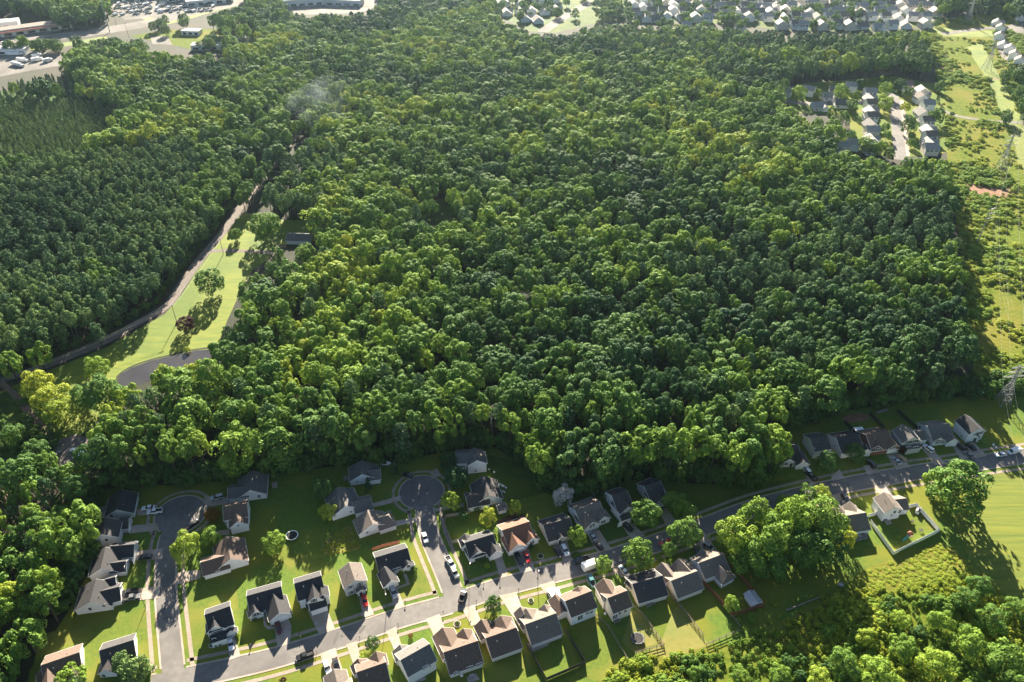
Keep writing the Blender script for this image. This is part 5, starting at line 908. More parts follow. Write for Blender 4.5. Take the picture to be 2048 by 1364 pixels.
for i in range(70):
    x, y = rngt.choice(((rngt.uniform(2008, 2050), rngt.uniform(135, 240)), (rngt.uniform(1960, 2060), rngt.uniform(-10, 24)), (rngt.uniform(395, 560), rngt.uniform(78, 100)), (rngt.uniform(130, 260), rngt.uniform(84, 100)), (rngt.uniform(290, 420), rngt.uniform(40, 62)), (rngt.uniform(0, 130), rngt.uniform(84, 96))))
    garden('P', x, y, rngt.uniform(7, 13), 'b', rngt.uniform(.2, .6), f'{"dark" if i % 2 else "mid green"} {["slim", "round", "broad"][i % 3]} tree {"beside the sunlit court" if x > 1900 and y > 60 else "at the far end of the corridor" if x > 1900 else "in the far clearing" if x > 300 else "along the highway bank"}', 2.2, 'clearing_tree', grp=1)
# ------------------------------------------------------------------ scrub and undergrowth
prot = [PROTO[('broad', i)] for i in range(6)]
rngs = random.Random(33); sc = []; low = []
CLEAR = [[(p.x, p.y) for p in q] for q in (P((1932, 95), (1962, 85), (1990, 135), (2012, 180), (2034, 215), (2060, 260), (2100, 360), (2035, 300), (2005, 235), (1975, 160)), P((2028, 250), (2080, 250), (2180, 420), (2070, 380), (2034, 320)), poly('H', (1090, 640), (1200, 630), (1330, 655), (1540, 670), (1590, 690), (1420, 735), (1260, 715), (1160, 690)), P((1885, 215), (2060, 238), (2060, 250), (1885, 230)), P((1860, 50), (1990, 50), (1985, 78), (1880, 75)))]
rowp = [(p.x, p.y) for p in ROW]
y = 230.0
while y < 1050:
    x = 100.0
    while x < 560:
        X, Y = x + rngs.uniform(-1.6, 1.6), y + rngs.uniform(-1.6, 1.6); x += 2.6
        if not inside((X, Y), rowp): continue
        u, v = to_px((X, Y, 0))
        if u > 2100 or any(inside((X, Y), c) for c in CLEAR): continue
        n1 = mnoise.noise((X * .03, Y * .03, 1.7))
        if rngs.random() > .5 + 1.8 * n1 + (.25 if Y < 480 else 0): continue
        r = rngs.choice((.6, .8, 1.1, 1.5, 2.2)) * rngs.uniform(.8, 1.2) * (1.3 if n1 > .2 else 1); sc.append((rngs.randrange(6), X, Y, r * .3, r * rngs.uniform(.9, 1.5), r, r * .6, rngs.uniform(0, 6.28), min(1, max(0, .88 + .15 * rngs.uniform(-1, 1) - .3 * n1))))
    y += 2.6
scatter('corridor_scrub', 'low green scrub bushes covering the power line corridor', sc, prot)
RG = [[(p.x, p.y) for p in q] for q in (P((1170, 1420), (1230, 1330), (1380, 1300), (1440, 1294), (1530, 1270), (1620, 1225), (1700, 1180), (1800, 1175), (1935, 1150), (2070, 1250), (2300, 1230), (2300, 1500), (1100, 1500)), P((1718, 1150), (1880, 1088), (1932, 1122), (1960, 1150), (1900, 1180), (1725, 1185)), P((1490, 1215), (1640, 1185), (1720, 1260), (1560, 1330), (1440, 1290)))]
y = 85.0
while y < 190:
    x = 0.0
    while x < 190:
        X, Y = x + rngs.uniform(-.9, .9), y + rngs.uniform(-.9, .9); x += 1.5
        k = [inside((X, Y), c) for c in RG]
        if not any(k): continue
        n1 = mnoise.noise((X * .06, Y * .06, 4.4)); q = rngs.random(); u, v = to_px((X, Y, 0)); deep = u > 1650 and v > 1200 or v > 1315
        if k[1] and not k[0]:
            r = rngs.uniform(.5, .95); low.append((rngs.randrange(6), X, Y, r * .1, r * 1.2, r, r * .32, q * 6.28, .88 + .12 * rngs.random()))
        elif deep and q < .2 + .3 * n1: r = rngs.uniform(1.4, 2.6); low.append((rngs.randrange(6), X, Y, r * .5, r, r, r * .85, q * 60, min(1, max(0, .75 + .8 * n1 + .3 * (q - .5)))))
        elif q < (.95 + .8 * n1 if (deep or k[0]) else .16): r = rngs.uniform(.55, 1.3); low.append((rngs.randrange(6), X, Y, r * .4, r, r, r, q * 60, min(1, max(0, .95 + .4 * n1 + .2 * (q - .5)))))
    y += 1.5
UG_ = ('undergrowth', 'tangled yellow-green weeds and bushes on the overgrown ground below the gardens')
for i, (x, y, r, tn) in enumerate(((1690, 1330, 30, .5), (1755, 1350, 34, .75), (1810, 1300, 26, .6), (1870, 1330, 36, .8), (1940, 1290, 32, .7), (2010, 1320, 36, .55), (1985, 1240, 28, .45), (1930, 1200, 24, .35), (1960, 1172, 22, .4), (2030, 1220, 24, .5), (1640, 1360, 24, .85), (1560, 1350, 20, .6), (1880, 1245, 24, .7), (1800, 1240, 20, .8), (2035, 1375, 30, .5), (1730, 1275, 20, .85), (1480, 1352, 18, .6), (1390, 1345, 15, .5))):
    garden('P', x, y, r, 'b', tn, f'{"dark" if tn < .5 else "bright" if tn > .7 else "mid green"} bush tree {ORDS[i % 12]} {"from the log" if i < 12 else "in the clump"} on weeds {("by the lower frame edge" if y > 1320 else "below the mown field" if x > 1900 else "among weeds")}', 1.9, 'scrub_tree')
GG = [(p.x, p.y) for p in poly('T5', (0, 1364), (50, 1260), (170, 1180), (330, 1060), (380, 1065), (430, 1230), (520, 1310), (480, 1364), (300, 1400), (100, 1440))]
for k in range(420):
    q = W('T5', rngs.uniform(0, 520), rngs.uniform(1060, 1440))
    if inside((q.x, q.y), GG): r = rngs.uniform(.25, .55); low.append((rngs.randrange(6), q.x, q.y, .1, r, r, r * .8, k, 1.0))
edge = []
for k in range(120):
    q = G(rngs.uniform(-20, 120), rngs.uniform(800, 935)); r = rngs.uniform(.8, 2.2); edge.append((rngs.randrange(6), q.x, q.y, r * .5, r, r, r * .8, k, rngs.uniform(.2, .6)))
for a_, b_ in zip(HOOD[2:28], HOOD[3:29]):                  # shrubs along the foot of the wood
    n_ = int((b_ - a_).length / 0.9); d = (b_ - a_).normalized(); nv = Vector((-d.y, d.x, 0))
    for k in range(n_):
        q = a_.lerp(b_, k / max(1, n_)) + nv * rngs.uniform(-0.5, 9); r = rngs.uniform(1.3, 4.4); edge.append((rngs.randrange(6), q.x, q.y, r * .75, r, r, r * 1.25, rngs.uniform(0, 6), rngs.uniform(.1, .5)))
for pl_ in (offset(LANEd, 7),):
    for q in dense(pl_, 2.2): r = rngs.uniform(1.2, 2.6); edge.append((rngs.randrange(6), q.x + rngs.uniform(-1, 1), q.y, r * .7, r, r, r * 1.1, rngs.uniform(0, 6), rngs.uniform(.2, .6)))
scatter(*UG_, low, prot)
scatter('edge_undergrowth', 'dark shrubs along the foot of the wood behind the gardens', edge, prot)
# ------------------------------------------------------------------ fences
PANEL = {}
def fence(label, ptsL, h, m, kind='board', step=2.4, rails=3, name='board_fence', z=0.0):
    f = thing(name, label, 'fence', (ptsL[0].x, ptsL[0].y, 0)); o0 = Vector((ptsL[0].x, ptsL[0].y, 0)); key = (kind, h, m)
    if key not in PANEL:
        p, q = MB(), MB()
        if kind == 'board':
            for i in range(8): p.box((-.4375 + i * .125, 0, h / 2 + .05), (.118, .03 + .012 * (i % 2), h - .05))
            p.box((0, -.04, h * .85), (1, .05, .1)); p.box((0, -.04, h * .2), (1, .05, .1))
        else:
            p.box((0, 0, 0), (1, .06, .16))
        q.box((0, 0, (h + .15) / 2), (.14, .14, h + .15)); PANEL[key] = (p.mesh('panel' if kind == 'board' else 'rail', M[m]), q.mesh('post', M[m]))
    pm, qm = PANEL[key]
    for a, b in zip(ptsL, ptsL[1:]):
        L = (b - a).length; n = max(1, round(L / step)); d = (b - a).normalized(); rz = math.atan2(d.y, d.x)
        for k in range(n):
            c = a.lerp(b, (k + .5) / n) - o0
            if kind == 'board': o = link('panel', pm, f, (c.x, c.y, z), rz); o.scale = (L / n - .06, 1, 1)
            else:
                for r_ in range(rails): o = link('rail', pm, f, (c.x, c.y, h * (.3 + .65 * r_ / max(1, rails - 1))), rz); o.scale = (L / n, 1, 1)
            c = a.lerp(b, k / n) - o0; link('post', qm, f, (c.x, c.y, z), rz)
        c = b - o0; link('post', qm, f, (c.x, c.y, z), rz)
    return f
fence('white board fence enclosing the garden with the playset', poly('U8', (1385, 485), (1478, 468), (1770, 795), (1185, 1085), (895, 680)), 1.9, 'white')
fence('short white fence between two houses', poly('U8', (868, 605), (1000, 570)), 1.9, 'white')
fence('dark board fence around the patio garden', poly('T8', (1425, 880), (1690, 1345)) + poly('U4', (620, 1350), (330, 890)), 1.8, 'darkwood')
fence('brown board fence around the porch garden with the shed', poly('U5', (1400, 440), (1690, 790), (1838, 985), (1430, 1105), (1235, 870), (1062, 690)), 1.9, 'redwood')
fence('rail fence below the netted trampoline house wall', poly('U4', (760, 690), (930, 850), (1195, 1300)), 1.3, 'wood', 'rail', name='rail_fence')
fence('rail fence beside the dry lawn, pond of weeds at its end', poly('U4', (1260, 560), (1430, 720), (1690, 1100), (1290, 1215)), 1.3, 'wood', 'rail', name='rail_fence')
fence('rail fence between the dry lawn and the green lawn', poly('U5', (590, 790), (780, 990), (1060, 1350)), 1.3, 'wood', 'rail', name='rail_fence')
fence('rail fence closing the foot of the green lawn', poly('Z4', (575, 1165), (752, 1090)), 1.3, 'wood', 'rail', name='rail_fence')
fence('rail fence down the brown fenced garden side', poly('U5', (1430, 1110), (1530, 1245)), 1.3, 'wood', 'rail', name='rail_fence')
fence('grey board fence around the corner side garden', poly('U1', (370, 910), (70, 965), (60, 1060), (145, 1285), (245, 1262)), 1.7, 'greywood')
fence('weathered red fence panel run behind the corner lot house', poly('T6', (712, 285), (860, 235), (1085, 185)), 1.7, 'redwood')
fence('shaded board fence behind the screened porch', poly('U3', (620, 385), (525, 262), (650, 245), (890, 275)), 1.7, 'greywood')
fence('dark board fence behind the row of shaded houses', poly('U7', (235, 165), (500, 405)), 1.8, 'darkwood')
fence('dark side fence behind the brick fronted house', poly('U6', (1200, 200), (1400, 400)), 1.8, 'darkwood')
fence('second dark fence climbing behind the brick fronted house', poly('U6', (1580, 70), (1800, 290)), 1.8, 'darkwood')
fence('dark rear fence against the wood behind the shaded row', poly('U6', (1680, 60), (1850, 20)), 1.8, 'greywood')
# ------------------------------------------------------------------ poles, pylons, wires
def pole(label, t, x, y, h, arm=True, name='utility_pole', rz=0.6, r=.17, m='wood'):
    p = W(t, x, y); o = thing(name, label, 'pole', p, rz); mb = MB(); mb.bar((0, 0, -.3), (0, 0, h), r, 8, r * .65); mb.build('shaft', M[m], o)
    if arm: mb = MB(); mb.box((0, 0, h - .8), (2.6, .14, .16)); mb.build('crossarm', M[m], o)
    if arm:
        for sx in (-1.1, 0, 1.1): mb = MB(); mb.cyl((sx, 0, h - .7), .07, .25, 6); mb.build('insulator', M['metal'], o)
    return o
pole('wooden utility pole in the meadow by the lane', 'Z8', 370, 990, 11); pole('wooden utility pole by the gravel track', 'Z8', 672, 545, 10.5)
pole('tall steel pole beside the far highway', 'A', 1125, 330, 30, True, m='metal', r=.4); pole('short pole at the far highway verge', 'A', 125, 500, 13); pole('pole by the red roofed shops', 'A', 690, 305, 14); pole('pole at the far clearing edge', 'A', 1325, 400, 16); pole('leaning pole at the frame edge of the lane', 'Z6', 80, 500, 9, rz=1.2)
pole('thin wooden pole standing by the far storage yard', 'A', 1195, 265, 16)
def lattice(label, base, h, wb, rz=0.0, arms=((.72, 5.5), (.84, 4.6), (.95, 3.6))):
    o = thing('lattice_pylon', label, 'pylon', base, rz); wt = .9; f = lambda z: wb + (wt - wb) * min(1, z / (h * .7)) if z < h * .7 else wt * (1 - .4 * (z / h - .7) / .3)
    corner = lambda z, i: Vector(((-1, 1, 1, -1)[i] * f(z) / 2, (-1, -1, 1, 1)[i] * f(z) / 2, z)); zs = [h * k for k in (0, .16, .3, .42, .53, .62, .7, .78, .86, .94, 1)]
    for i in range(4):
        mb = MB()
        for a, b in zip(zs, zs[1:]): mb.bar(corner(a, i), corner(b, i), .13, 4)
        mb.build('leg', M['metal'], o)
    mb = MB()
    for a, b in zip(zs, zs[1:]):
        for i in range(4): j = (i + 1) % 4; mb.bar(corner(a, i), corner(b, j), .07, 4); mb.bar(corner(a, j), corner(b, i), .07, 4); mb.bar(corner(b, i), corner(b, j), .06, 4)
    mb.build('bracing', M['metal'], o)
    for k, L in arms:
        mb = MB(); z = h * k
        for sg in (-1, 1):
            for yy in (-.4, .4): mb.bar((0, yy, z), (sg * L, 0, z + .2), .08, 4); mb.bar((0, yy, z + 1.1), (sg * L, 0, z + .2), .06, 4)
        mb.build('crossarm', M['metal'], o)
    return o
PY = [(G(2004, 806), 21, 5.0, 'tall steel lattice pylon beside the shaded end of the row'), (G(1998, 345), 27, 6, 'hazy lattice pylon by the clay patch'), (G(2046, 250), 27, 6, 'second hazy lattice pylon by the paved path'), (G(1972, 140), 27, 6, 'distant lattice pylon near the middle of the corridor'), (G(1934, 46), 27, 6, 'faint lattice pylon at the far end of the corridor')]
for p, h, wb, lb in PY: lattice(lb, p, h, wb, .12)
pp = G(1953, 490); o = thing('steel_pylon', 'slim steel pole pylon with angled arms at the wood shadow', 'pylon', pp, .1); mb = MB(); mb.bar((0, 0, -.3), (0, 0, 24), .42, 8, .2); mb.build('shaft', M['metal'], o)
for z, L in ((17, 3.4), (20, 3), (23, 2.4)):
    mb = MB(); mb.bar((0, 0, z), (L, 0, z + 1.1), .14, 5, .08); mb.bar((0, 0, z), (-L, 0, z + 1.1), .14, 5, .08); mb.build('arm', M['metal'], o)
def wire(label, a, b, sag, group, r=.013):
    mb = MB(); q = [a.lerp(b, k / 12) - Vector((0, 0, sag * (1 - (2 * k / 12 - 1) ** 2))) for k in range(13)]
    for c, d in zip(q, q[1:]): mb.bar(c, d, r, 4)
    return tag(mb.build('power_wire', M['wire']), label, 'wire', group)
near = Vector((G(2095, 1200).x, G(2095, 1200).y, 0)); chain = [near, PY[0][0], PY[1][0], PY[3][0], PY[4][0]]
for si, (a, b) in enumerate(zip(chain, chain[1:])):
    for k, (z, L) in enumerate(((.735, 5.5), (.735, -5.5), (.96, 3.6), (.96, -3.6))):
        h0, h1 = (21 if si < 2 else 27), (21 if si == 0 else 27); wire(f'thin power wire of the {ORDS[si]} span, {["lower outer", "lower inner", "upper outer", "upper inner"][k]} strand', a + Vector((L, 0, h0 * z)), b + Vector((L, 0, h1 * z)), 4, 'power wires over the corridor')
for k, z in enumerate((18, 21, 24)): wire(f'thin wire from the slim steel pylon, {["lowest", "middle", "topmost"][k]} strand', pp + Vector((2.5, 0, z)), Vector((PY[2][0].x, PY[2][0].y, z)), 4, 'power wires over the corridor'); wire(f'thin wire running down the wood shadow from the steel pylon, {["lowest", "middle", "topmost"][k]} strand', pp + Vector((2.5, 0, z)), G(1990, 700) + Vector((0, 0, z)), 3, 'power wires over the corridor')
M1, M2 = W('Z8', 370, 990), W('Z8', 672, 545)
for k, sx in enumerate((-1, 1)): wire(f'wire between the two meadow poles, {["lane side", "pond side"][k]}', M1 + Vector((sx, 0, 10.4)), M2 + Vector((sx, 0, 9.9)), 1.0, 'wires along the lane', .03); wire(f'wire from the meadow pole to the lane end, {["lane side", "pond side"][k]}', M1 + Vector((sx, 0, 10.4)), W('Z6', 80, 500) + Vector((sx, 0, 8)), 1.5, 'wires along the lane', .03)
def lamp(label, t, x, y, h=8.5, rz=0.0):
    o = thing('street_lamp', label, 'street lamp', W(t, x, y), rz); mb = MB(); mb.bar((0, 0, 0), (0, 0, h), .1, 8, .06); mb.build('shaft', M['darkmetal'], o); mb = MB(); mb.bar((0, 0, h - .1), (0, -1.4, h + .15), .05, 6); mb.build('arm', M['darkmetal'], o)
    mb = MB(); mb.box((0, -1.5, h + .12), (.3, .7, .14)); mb.build('lamp_head', M['metal'], o)
lamp('street lamp before the corner lot house', 'T6', 918, 1035, 8.5, .3); lamp('street lamp at the junction corner with the twin gables', 'U2', 262, 1095, 7.5, 2.8); lamp('street lamp on the lawn by the patio house', 'T8', 1575, 120, 8, 3.0); lamp('street lamp at the side street lawn', 'T2', 1350, 500, 7.5, 1.5)
rngm = random.Random(4)
MB_ = [('T3', 1495, 1035), ('T3', 1515, 1070), ('T6', 1165, 1000), ('T6', 575, 1200), ('T7', 500, 725), ('T7', 1090, 530), ('T7', 1615, 350), ('T8', 310, 450), ('T8', 755, 300), ('T8', 1320, 150), ('U2', 1190, 985), ('U2', 680, 1110), ('U2', 455, 1125), ('U4', 215, 205), ('U2', 935, 1240), ('T3', 835, 1180), ('T2', 1710, 350), ('T2', 1725, 625), ('U6', 1265, 910), ('U7', 450, 870), ('T1', 1080, 980), ('U3', 1020, 940), ('T5', 910, 795), ('Z5', 670, 505)]
post, boxm = MB(), MB(); post.box((0, 0, .55), (.1, .1, 1.1)); boxm.box((0, 0, 1.2), (.25, .5, .28)); pm_, bm_ = post.mesh('post', M['wood']), boxm.mesh('box', M['darkmetal'])
for i, (t, x, y) in enumerate(MB_):
    lab = f'small mailbox on a post at the kerb, {ORDS[i % 12]} of the {"western" if i < 12 else "eastern"} half of the estate' if False else 'small dark mailbox on a post beside a drive'
    o = thing('mailbox', lab, 'mailbox', W(t, x, y), rngm.uniform(0, 3), 'mailboxes at the kerbs'); link('post', pm_, o); link('box', bm_, o)
# ------------------------------------------------------------------ garden things
def trampoline(label, p, r, net):
    o = thing('trampoline', label, 'trampoline', p); mb = MB(); mb.ring((0, 0, .85), r, .35, .08, 28); mb.build('rim', M['trim' if not net else 'grey_pad'], o); mb = MB(); mb.cyl((0, 0, .84), r - .3, .03, 28); mb.build('jumping_mat', M['rubber'], o)
    for i in range(6):
        a = i * math.pi / 3; mb = MB(); mb.bar((r * math.cos(a), r * math.sin(a), 0), (r * math.cos(a), r * math.sin(a), 2.7 if net else .9), .05, 5); mb.build('pole', M['darkmetal'], o)
    if net: mb = MB(); mb.ring((0, 0, 2.65), r + .03, .06, .06, 28); mb.build('top_ring', M['darkmetal'], o)
M['grey_pad'] = mat('grey_padding', (0.12, 0.12, 0.13), rough=.7)
trampoline('netted trampoline on the dry back lawn', W('U4', 1330, 1020), 2.2, True); trampoline('flat trampoline with pale rim beside the round tree', W('T4', 1155, 910), 2.3, False)
def flowerbed(label, p, r):
    o = thing('flower_bed', label, 'flower bed', p); mb = MB(); mb.cyl((0, 0, 0), r, .22, 20, r * .8); mb.build('mulch', M['mulch'], o)
    for i in range(14): a = 2 * math.pi * i / 14; mb = MB(); mb.box((r * math.cos(a), r * math.sin(a), .12), (.4, .28, .3), (-math.sin(a), math.cos(a))); mb.build('stone', M['stone'], o)
    for i in range(5): a = 1.3 * i; c = link('plant', ROUND[0], o, (r * .45 * math.cos(a), r * .45 * math.sin(a), .4)); c.scale = (.35,) * 3; c['tint'] = .4
flowerbed('round mulched flower bed on the lawn of the brown roofed house', W('T8', 497, 590), 1.15); flowerbed('round flower bed on the lawn of the taupe roofed house', W('T8', 1482, 275), .9); flowerbed('flower bed with stones beside the brick gable', W('U2', 1235, 770), 1.1); flowerbed('dark round planting by the porch house', W('T3', 300, 1165), .9)
chm, lgm = MB(), MB(); chm.box((0, 0, .4), (.6, .6, .06)); chm.box((0, .32, .75), (.6, .06, .75)); lgm.box((0, 0, .2), (.06, .06, .4)); chme, lgme = chm.mesh('seat', M['white']), lgm.mesh('leg', M['white'])
for i, (x, y) in enumerate(((740, 565), (770, 578), (795, 585), (820, 600), (710, 625), (780, 645), (800, 655), (610, 372), (672, 405))):
    o = thing('garden_chair', 'white garden chair on the shaded lawn beside the low wing house' if i < 7 else ('white chair nearest the two storey house wall' if i == 7 else 'white chair midway down the shaded lawn'), 'chair', W('U1', x, y), i * .4, 'white garden chairs'); link('seat', chme, o)
    for a in (-.26, .26):
        for b in (-.26, .26): link('leg', lgme, o, (a, b, 0))
def table(label, p, rz=0, m='white', name='garden_table'):
    o = thing(name, label, 'table', p, rz); mb = MB(); mb.box((0, 0, .74), (1.5, .9, .06)); mb.build('top', M[m], o)
    for a in (-.6, .6):
        for b in (-.35, .35): mb = MB(); mb.box((a, b, .36), (.07, .07, .72)); mb.build('leg', M[m], o)
table('pale garden table on the patio slab', W('T8', 690, 1290), .3, 'stone'); table('dark table on the fenced patio', W('T8', 1520, 880), .3, 'darkwood'); table('pale table on the rear deck', W('U8', 760, 860), .1, 'stone'); table('garden table beside the narrow house', W('U4', 1040, 765), .2, 'wood'); table('garden table behind the dark roofed house', W('U5', 380, 935), .2, 'stone'); table('dark bench on the sunny lawn by the white fence', W('U8', 1430, 670), .8, 'darkwood', 'bench'); table('dark sandbox frame near the white fence corner', W('U8', 1545, 785), .4, 'darkwood', 'bench')
def deck(label, t, pts, z, m='greywood'):
    q = [W(t, x, y, z) for x, y in pts]; c = sum(q, Vector()) / 4; o = thing('deck', label, 'deck', (c.x, c.y, 0)); n = 10
    for i in range(n):
        a, b, e, d = (v - Vector((c.x, c.y, 0)) for v in q); s0, s1_ = i / n + .008, (i + 1) / n - .008; mb = MB(); v4 = [a.lerp(b, s0), a.lerp(b, s1_), d.lerp(e, s1_), d.lerp(e, s0)]; mb.add(v4 + [v - Vector((0, 0, .08)) for v in v4], [(0, 1, 2, 3), (7, 6, 5, 4), (0, 4, 5, 1), (1, 5, 6, 2), (2, 6, 7, 3), (3, 7, 4, 0)]); mb.build('plank', M[m], o)
    for v in q: v = v - Vector((c.x, c.y, 0)); mb = MB(); mb.box((v.x, v.y, z / 2), (.15, .15, z)); mb.build('post', M[m], o)
deck('grey rear deck with clutter under the dark roofed house', 'U8', ((670, 790), (860, 770), (870, 880), (690, 920)), .6); deck('grey rear deck of the single storey house', 'U5', ((300, 900), (400, 870), (450, 940), (350, 995)), .5); deck('small rear deck of the narrow house', 'U4', ((985, 730), (1070, 700), (1100, 765), (1020, 800)), .5); deck('small side deck of the boat house', 'T5', ((285, 450), (340, 440), (350, 490), (300, 510)), .6)
o = thing('porch_canopy', 'flat white patio cover behind the brick fronted house', 'canopy', W('U6', 1425, 300)); b0 = W('U6', 1425, 300)
q = [W('U6', x, y, 2.8) - b0 for x, y in ((1342, 265), (1470, 252), (1510, 300), (1385, 322))]; mb = MB(); mb.add(q + [v - Vector((0, 0, .15)) for v in q], [(3, 2, 1, 0), (4, 5, 6, 7), (0, 1, 5, 4), (1, 2, 6, 5), (2, 3, 7, 6), (3, 0, 4, 7)]); mb.build('roof', M['white'], o)
for v in q: mb = MB(); mb.box((v.x, v.y, 1.3), (.14, .14, 2.6)); mb.build('post', M['white'], o)
b0 = W('U3', 810, 340); o = thing('porch_canopy', 'white framed screened porch behind the tall white sided house', 'canopy', b0); q = [W('U3', x, y, 2.8) - b0 for x, y in ((750, 312), (850, 288), (872, 325), (775, 352))]; mb = MB(); mb.add(q + [v - Vector((0, 0, .15)) for v in q], [(3, 2, 1, 0), (4, 5, 6, 7), (0, 1, 5, 4), (1, 2, 6, 5), (2, 3, 7, 6), (3, 0, 4, 7)]); mb.build('roof', M['trim'], o)
for v in q: mb = MB(); mb.box((v.x, v.y, 1.3), (.14, .14, 2.6)); mb.build('post', M['white'], o)
p = W('U8', 1390, 865); o = thing('playset', 'wooden climbing tower with teal slide on the lawn', 'playset', p, .5)
for a in (-.7, .7):
    for b in (-.7, .7): mb = MB(); mb.box((a, b, 1.3), (.12, .12, 2.6)); mb.build('post', M['wood'], o)
mb = MB(); mb.box((0, 0, 1.3), (1.5, 1.5, .1)); mb.build('platform', M['wood'], o); mb = MB(); mb.add([(-.9, -.9, 2.5), (.9, -.9, 2.5), (.9, .9, 2.5), (-.9, .9, 2.5), (0, 0, 3.2)], [(0, 1, 4), (1, 2, 4), (2, 3, 4), (3, 0, 4), (3, 2, 1, 0)]); mb.build('roof', M['redwood'], o)
mb = MB(); mb.add([(-.75, -.3, 1.35), (-.75, .3, 1.35), (-3.2, .3, .15), (-3.2, -.3, .15)], [(0, 1, 2, 3)]); mb.add([(-.75, -.3, 1.25), (-.75, .3, 1.25), (-3.2, .3, .05), (-3.2, -.3, .05)], [(3, 2, 1, 0)])
for b in (-.3, .3): mb.bar((-.75, b, 1.45), (-3.2, b, .25), .06, 5)
mb.build('slide', M['teal'], o)
p = W('U8', 1500, 545); o = thing('playhouse', 'small white playhouse by the white fence', 'playhouse', p, .9); mb = MB(); mb.box((0, 0, .7), (1.6, 1.3, 1.4)); mb.build('wall', M['white'], o); mb = MB(); mb.add([(-.9, -.8, 1.4), (.9, -.8, 1.4), (.9, .8, 1.4), (-.9, .8, 1.4), (-.9, 0, 1.9), (.9, 0, 1.9)], [(0, 1, 5, 4), (2, 3, 4, 5), (0, 4, 3), (1, 2, 5), (3, 2, 1, 0)]); mb.build('roof', M['grey_pad'], o); mb = MB(); mb.box((0, -.66, .55), (.5, .04, 1)); mb.build('door', M['shutter'], o)
b0 = W('T5', 790, 310); d = (W('T5', 870, 305) - W('T5', 710, 300)); o = thing('boat', 'white motor boat on a trailer at the wood edge', 'boat', (b0.x, b0.y, 0), math.atan2(d.y, d.x))
mb = MB(); sec = [(-2.9, 1.0, .65, 1.25), (-1, 1.1, .55, 1.3), (1.2, 1.0, .6, 1.35), (2.4, .6, .8, 1.42), (3.1, .05, 1.1, 1.48)]; vv = []
for x, w_, zb, zt in sec: vv += [(x, -w_, zt), (x, -w_ * .8, zb + .15), (x, 0, zb), (x, w_ * .8, zb + .15), (x, w_, zt)]
mb.add(vv, [(5 * i + j, 5 * i + j + 1, 5 * i + j + 6, 5 * i + j + 5) for i in range(4) for j in range(4)] + [(0, 1, 2, 3, 4)]); mb.build('hull', M['white'], o)
mb = MB(); mb.box((-.6, 0, 1.18), (4, 1.6, .06)); mb.build('cockpit_floor', M['stone'], o); mb = MB(); mb.box((.9, 0, 1.6), (.08, 1.5, .5)); mb.build('windscreen', M['glass'], o); mb = MB(); mb.box((0, 0, .45), (5.6, 1.2, .12)); mb.build('trailer', M['metal'], o)
for b in (-.9, .9): link('wheel', car_meshes('sedan')['wheel'], o, (-.8, b, .34))
p = W('U7', 298, 805); o = thing('covered_trailer', 'tan tarpaulin covered trailer beside the silver sedan', 'trailer', p, -.9); mb = MB(); mb.add([(-2, -.9, .6), (2, -.7, .6), (2, .7, .6), (-2, .9, .6), (-1.7, -.6, 1.5), (1.4, -.3, 1.3), (1.4, .3, 1.3), (-1.7, .6, 1.5)], [(3, 2, 1, 0), (4, 5, 6, 7), (0, 1, 5, 4), (1, 2, 6, 5), (2, 3, 7, 6), (3, 0, 4, 7)]); mb.build('tarpaulin', M['tan'], o)
for b in (-.8, .8): link('wheel', car_meshes('sedan')['wheel'], o, (0, b, .34))
a, b = G(1572, 1222), G(1644, 1193); mb = MB(); mb.bar(a + Vector((0, 0, .3)), b + Vector((0, 0, .35)), .32, 8, .22); tag(mb.build('fallen_log', M['wood']), 'long fallen log lying across the overgrown ground', 'log')
mb = MB(); p = W('Z5', 410, 1045); o = thing('hay_feeder', 'small square frame on the shaded rough grass', 'frame', p, .3); mb.ring((0, 0, .5), 1.3, .2, .2, 4); mb.build('frame', M['greywood'], o); mb = MB(); mb.box((0, 0, .3), (1.2, 1.2, .5)); mb.build('trough', M['metal'], o)
def bag(label, p, r, m): mb = MB(); mb.cyl((p.x, p.y, 0), r, r * 1.2, 10, r * .7); mb.cyl((p.x, p.y, r * 1.2), r * .7, r * .15, 10, r * .3); tag(mb.build('bin', M[m]), label, 'bin')
bag('white bin on the shaded verge, nearer the house', W('U7', 1545, 615), .5, 'white'); bag('white bin on the shaded verge, nearer the street', W('U7', 1578, 650), .45, 'white'); bag('white tank beside the narrow two storey house', W('U4', 888, 668), .45, 'white'); bag('white tank behind the brown roofed house', W('U5', 745, 855), .4, 'white'); bag('pale bin behind the patio table house', W('T8', 557, 1280), .5, 'white')
p = W('Z6', 675, 985); o = thing('caravan', 'long white caravan in the dirt yard', 'caravan', p, 1.05); mb = MB(); mb.box((0, 0, 1.6), (6.5, 2.4, 2.3)); mb.build('body', M['white'], o); mb = MB(); mb.box((0, -1.22, 1.9), (1.6, .04, .7)); mb.build('window', M['glass'], o)
for s_ in (-1, 1): link('wheel', car_meshes('sedan')['wheel'], o, (0, s_ * 1.1, .34))
car('suv', 'white', 'Z6', 612, 958, 570, 945, 'white car beside the caravan in the dirt yard', ST); car('pickup', 'silver', 'Z6', 720, 1000, 765, 975, 'pale pickup past the caravan in the dirt yard', ST); car('sedan', 'grey', 'Z6', 430, 1000, 460, 965, 'grey car in the shade of the dirt drive', ST)
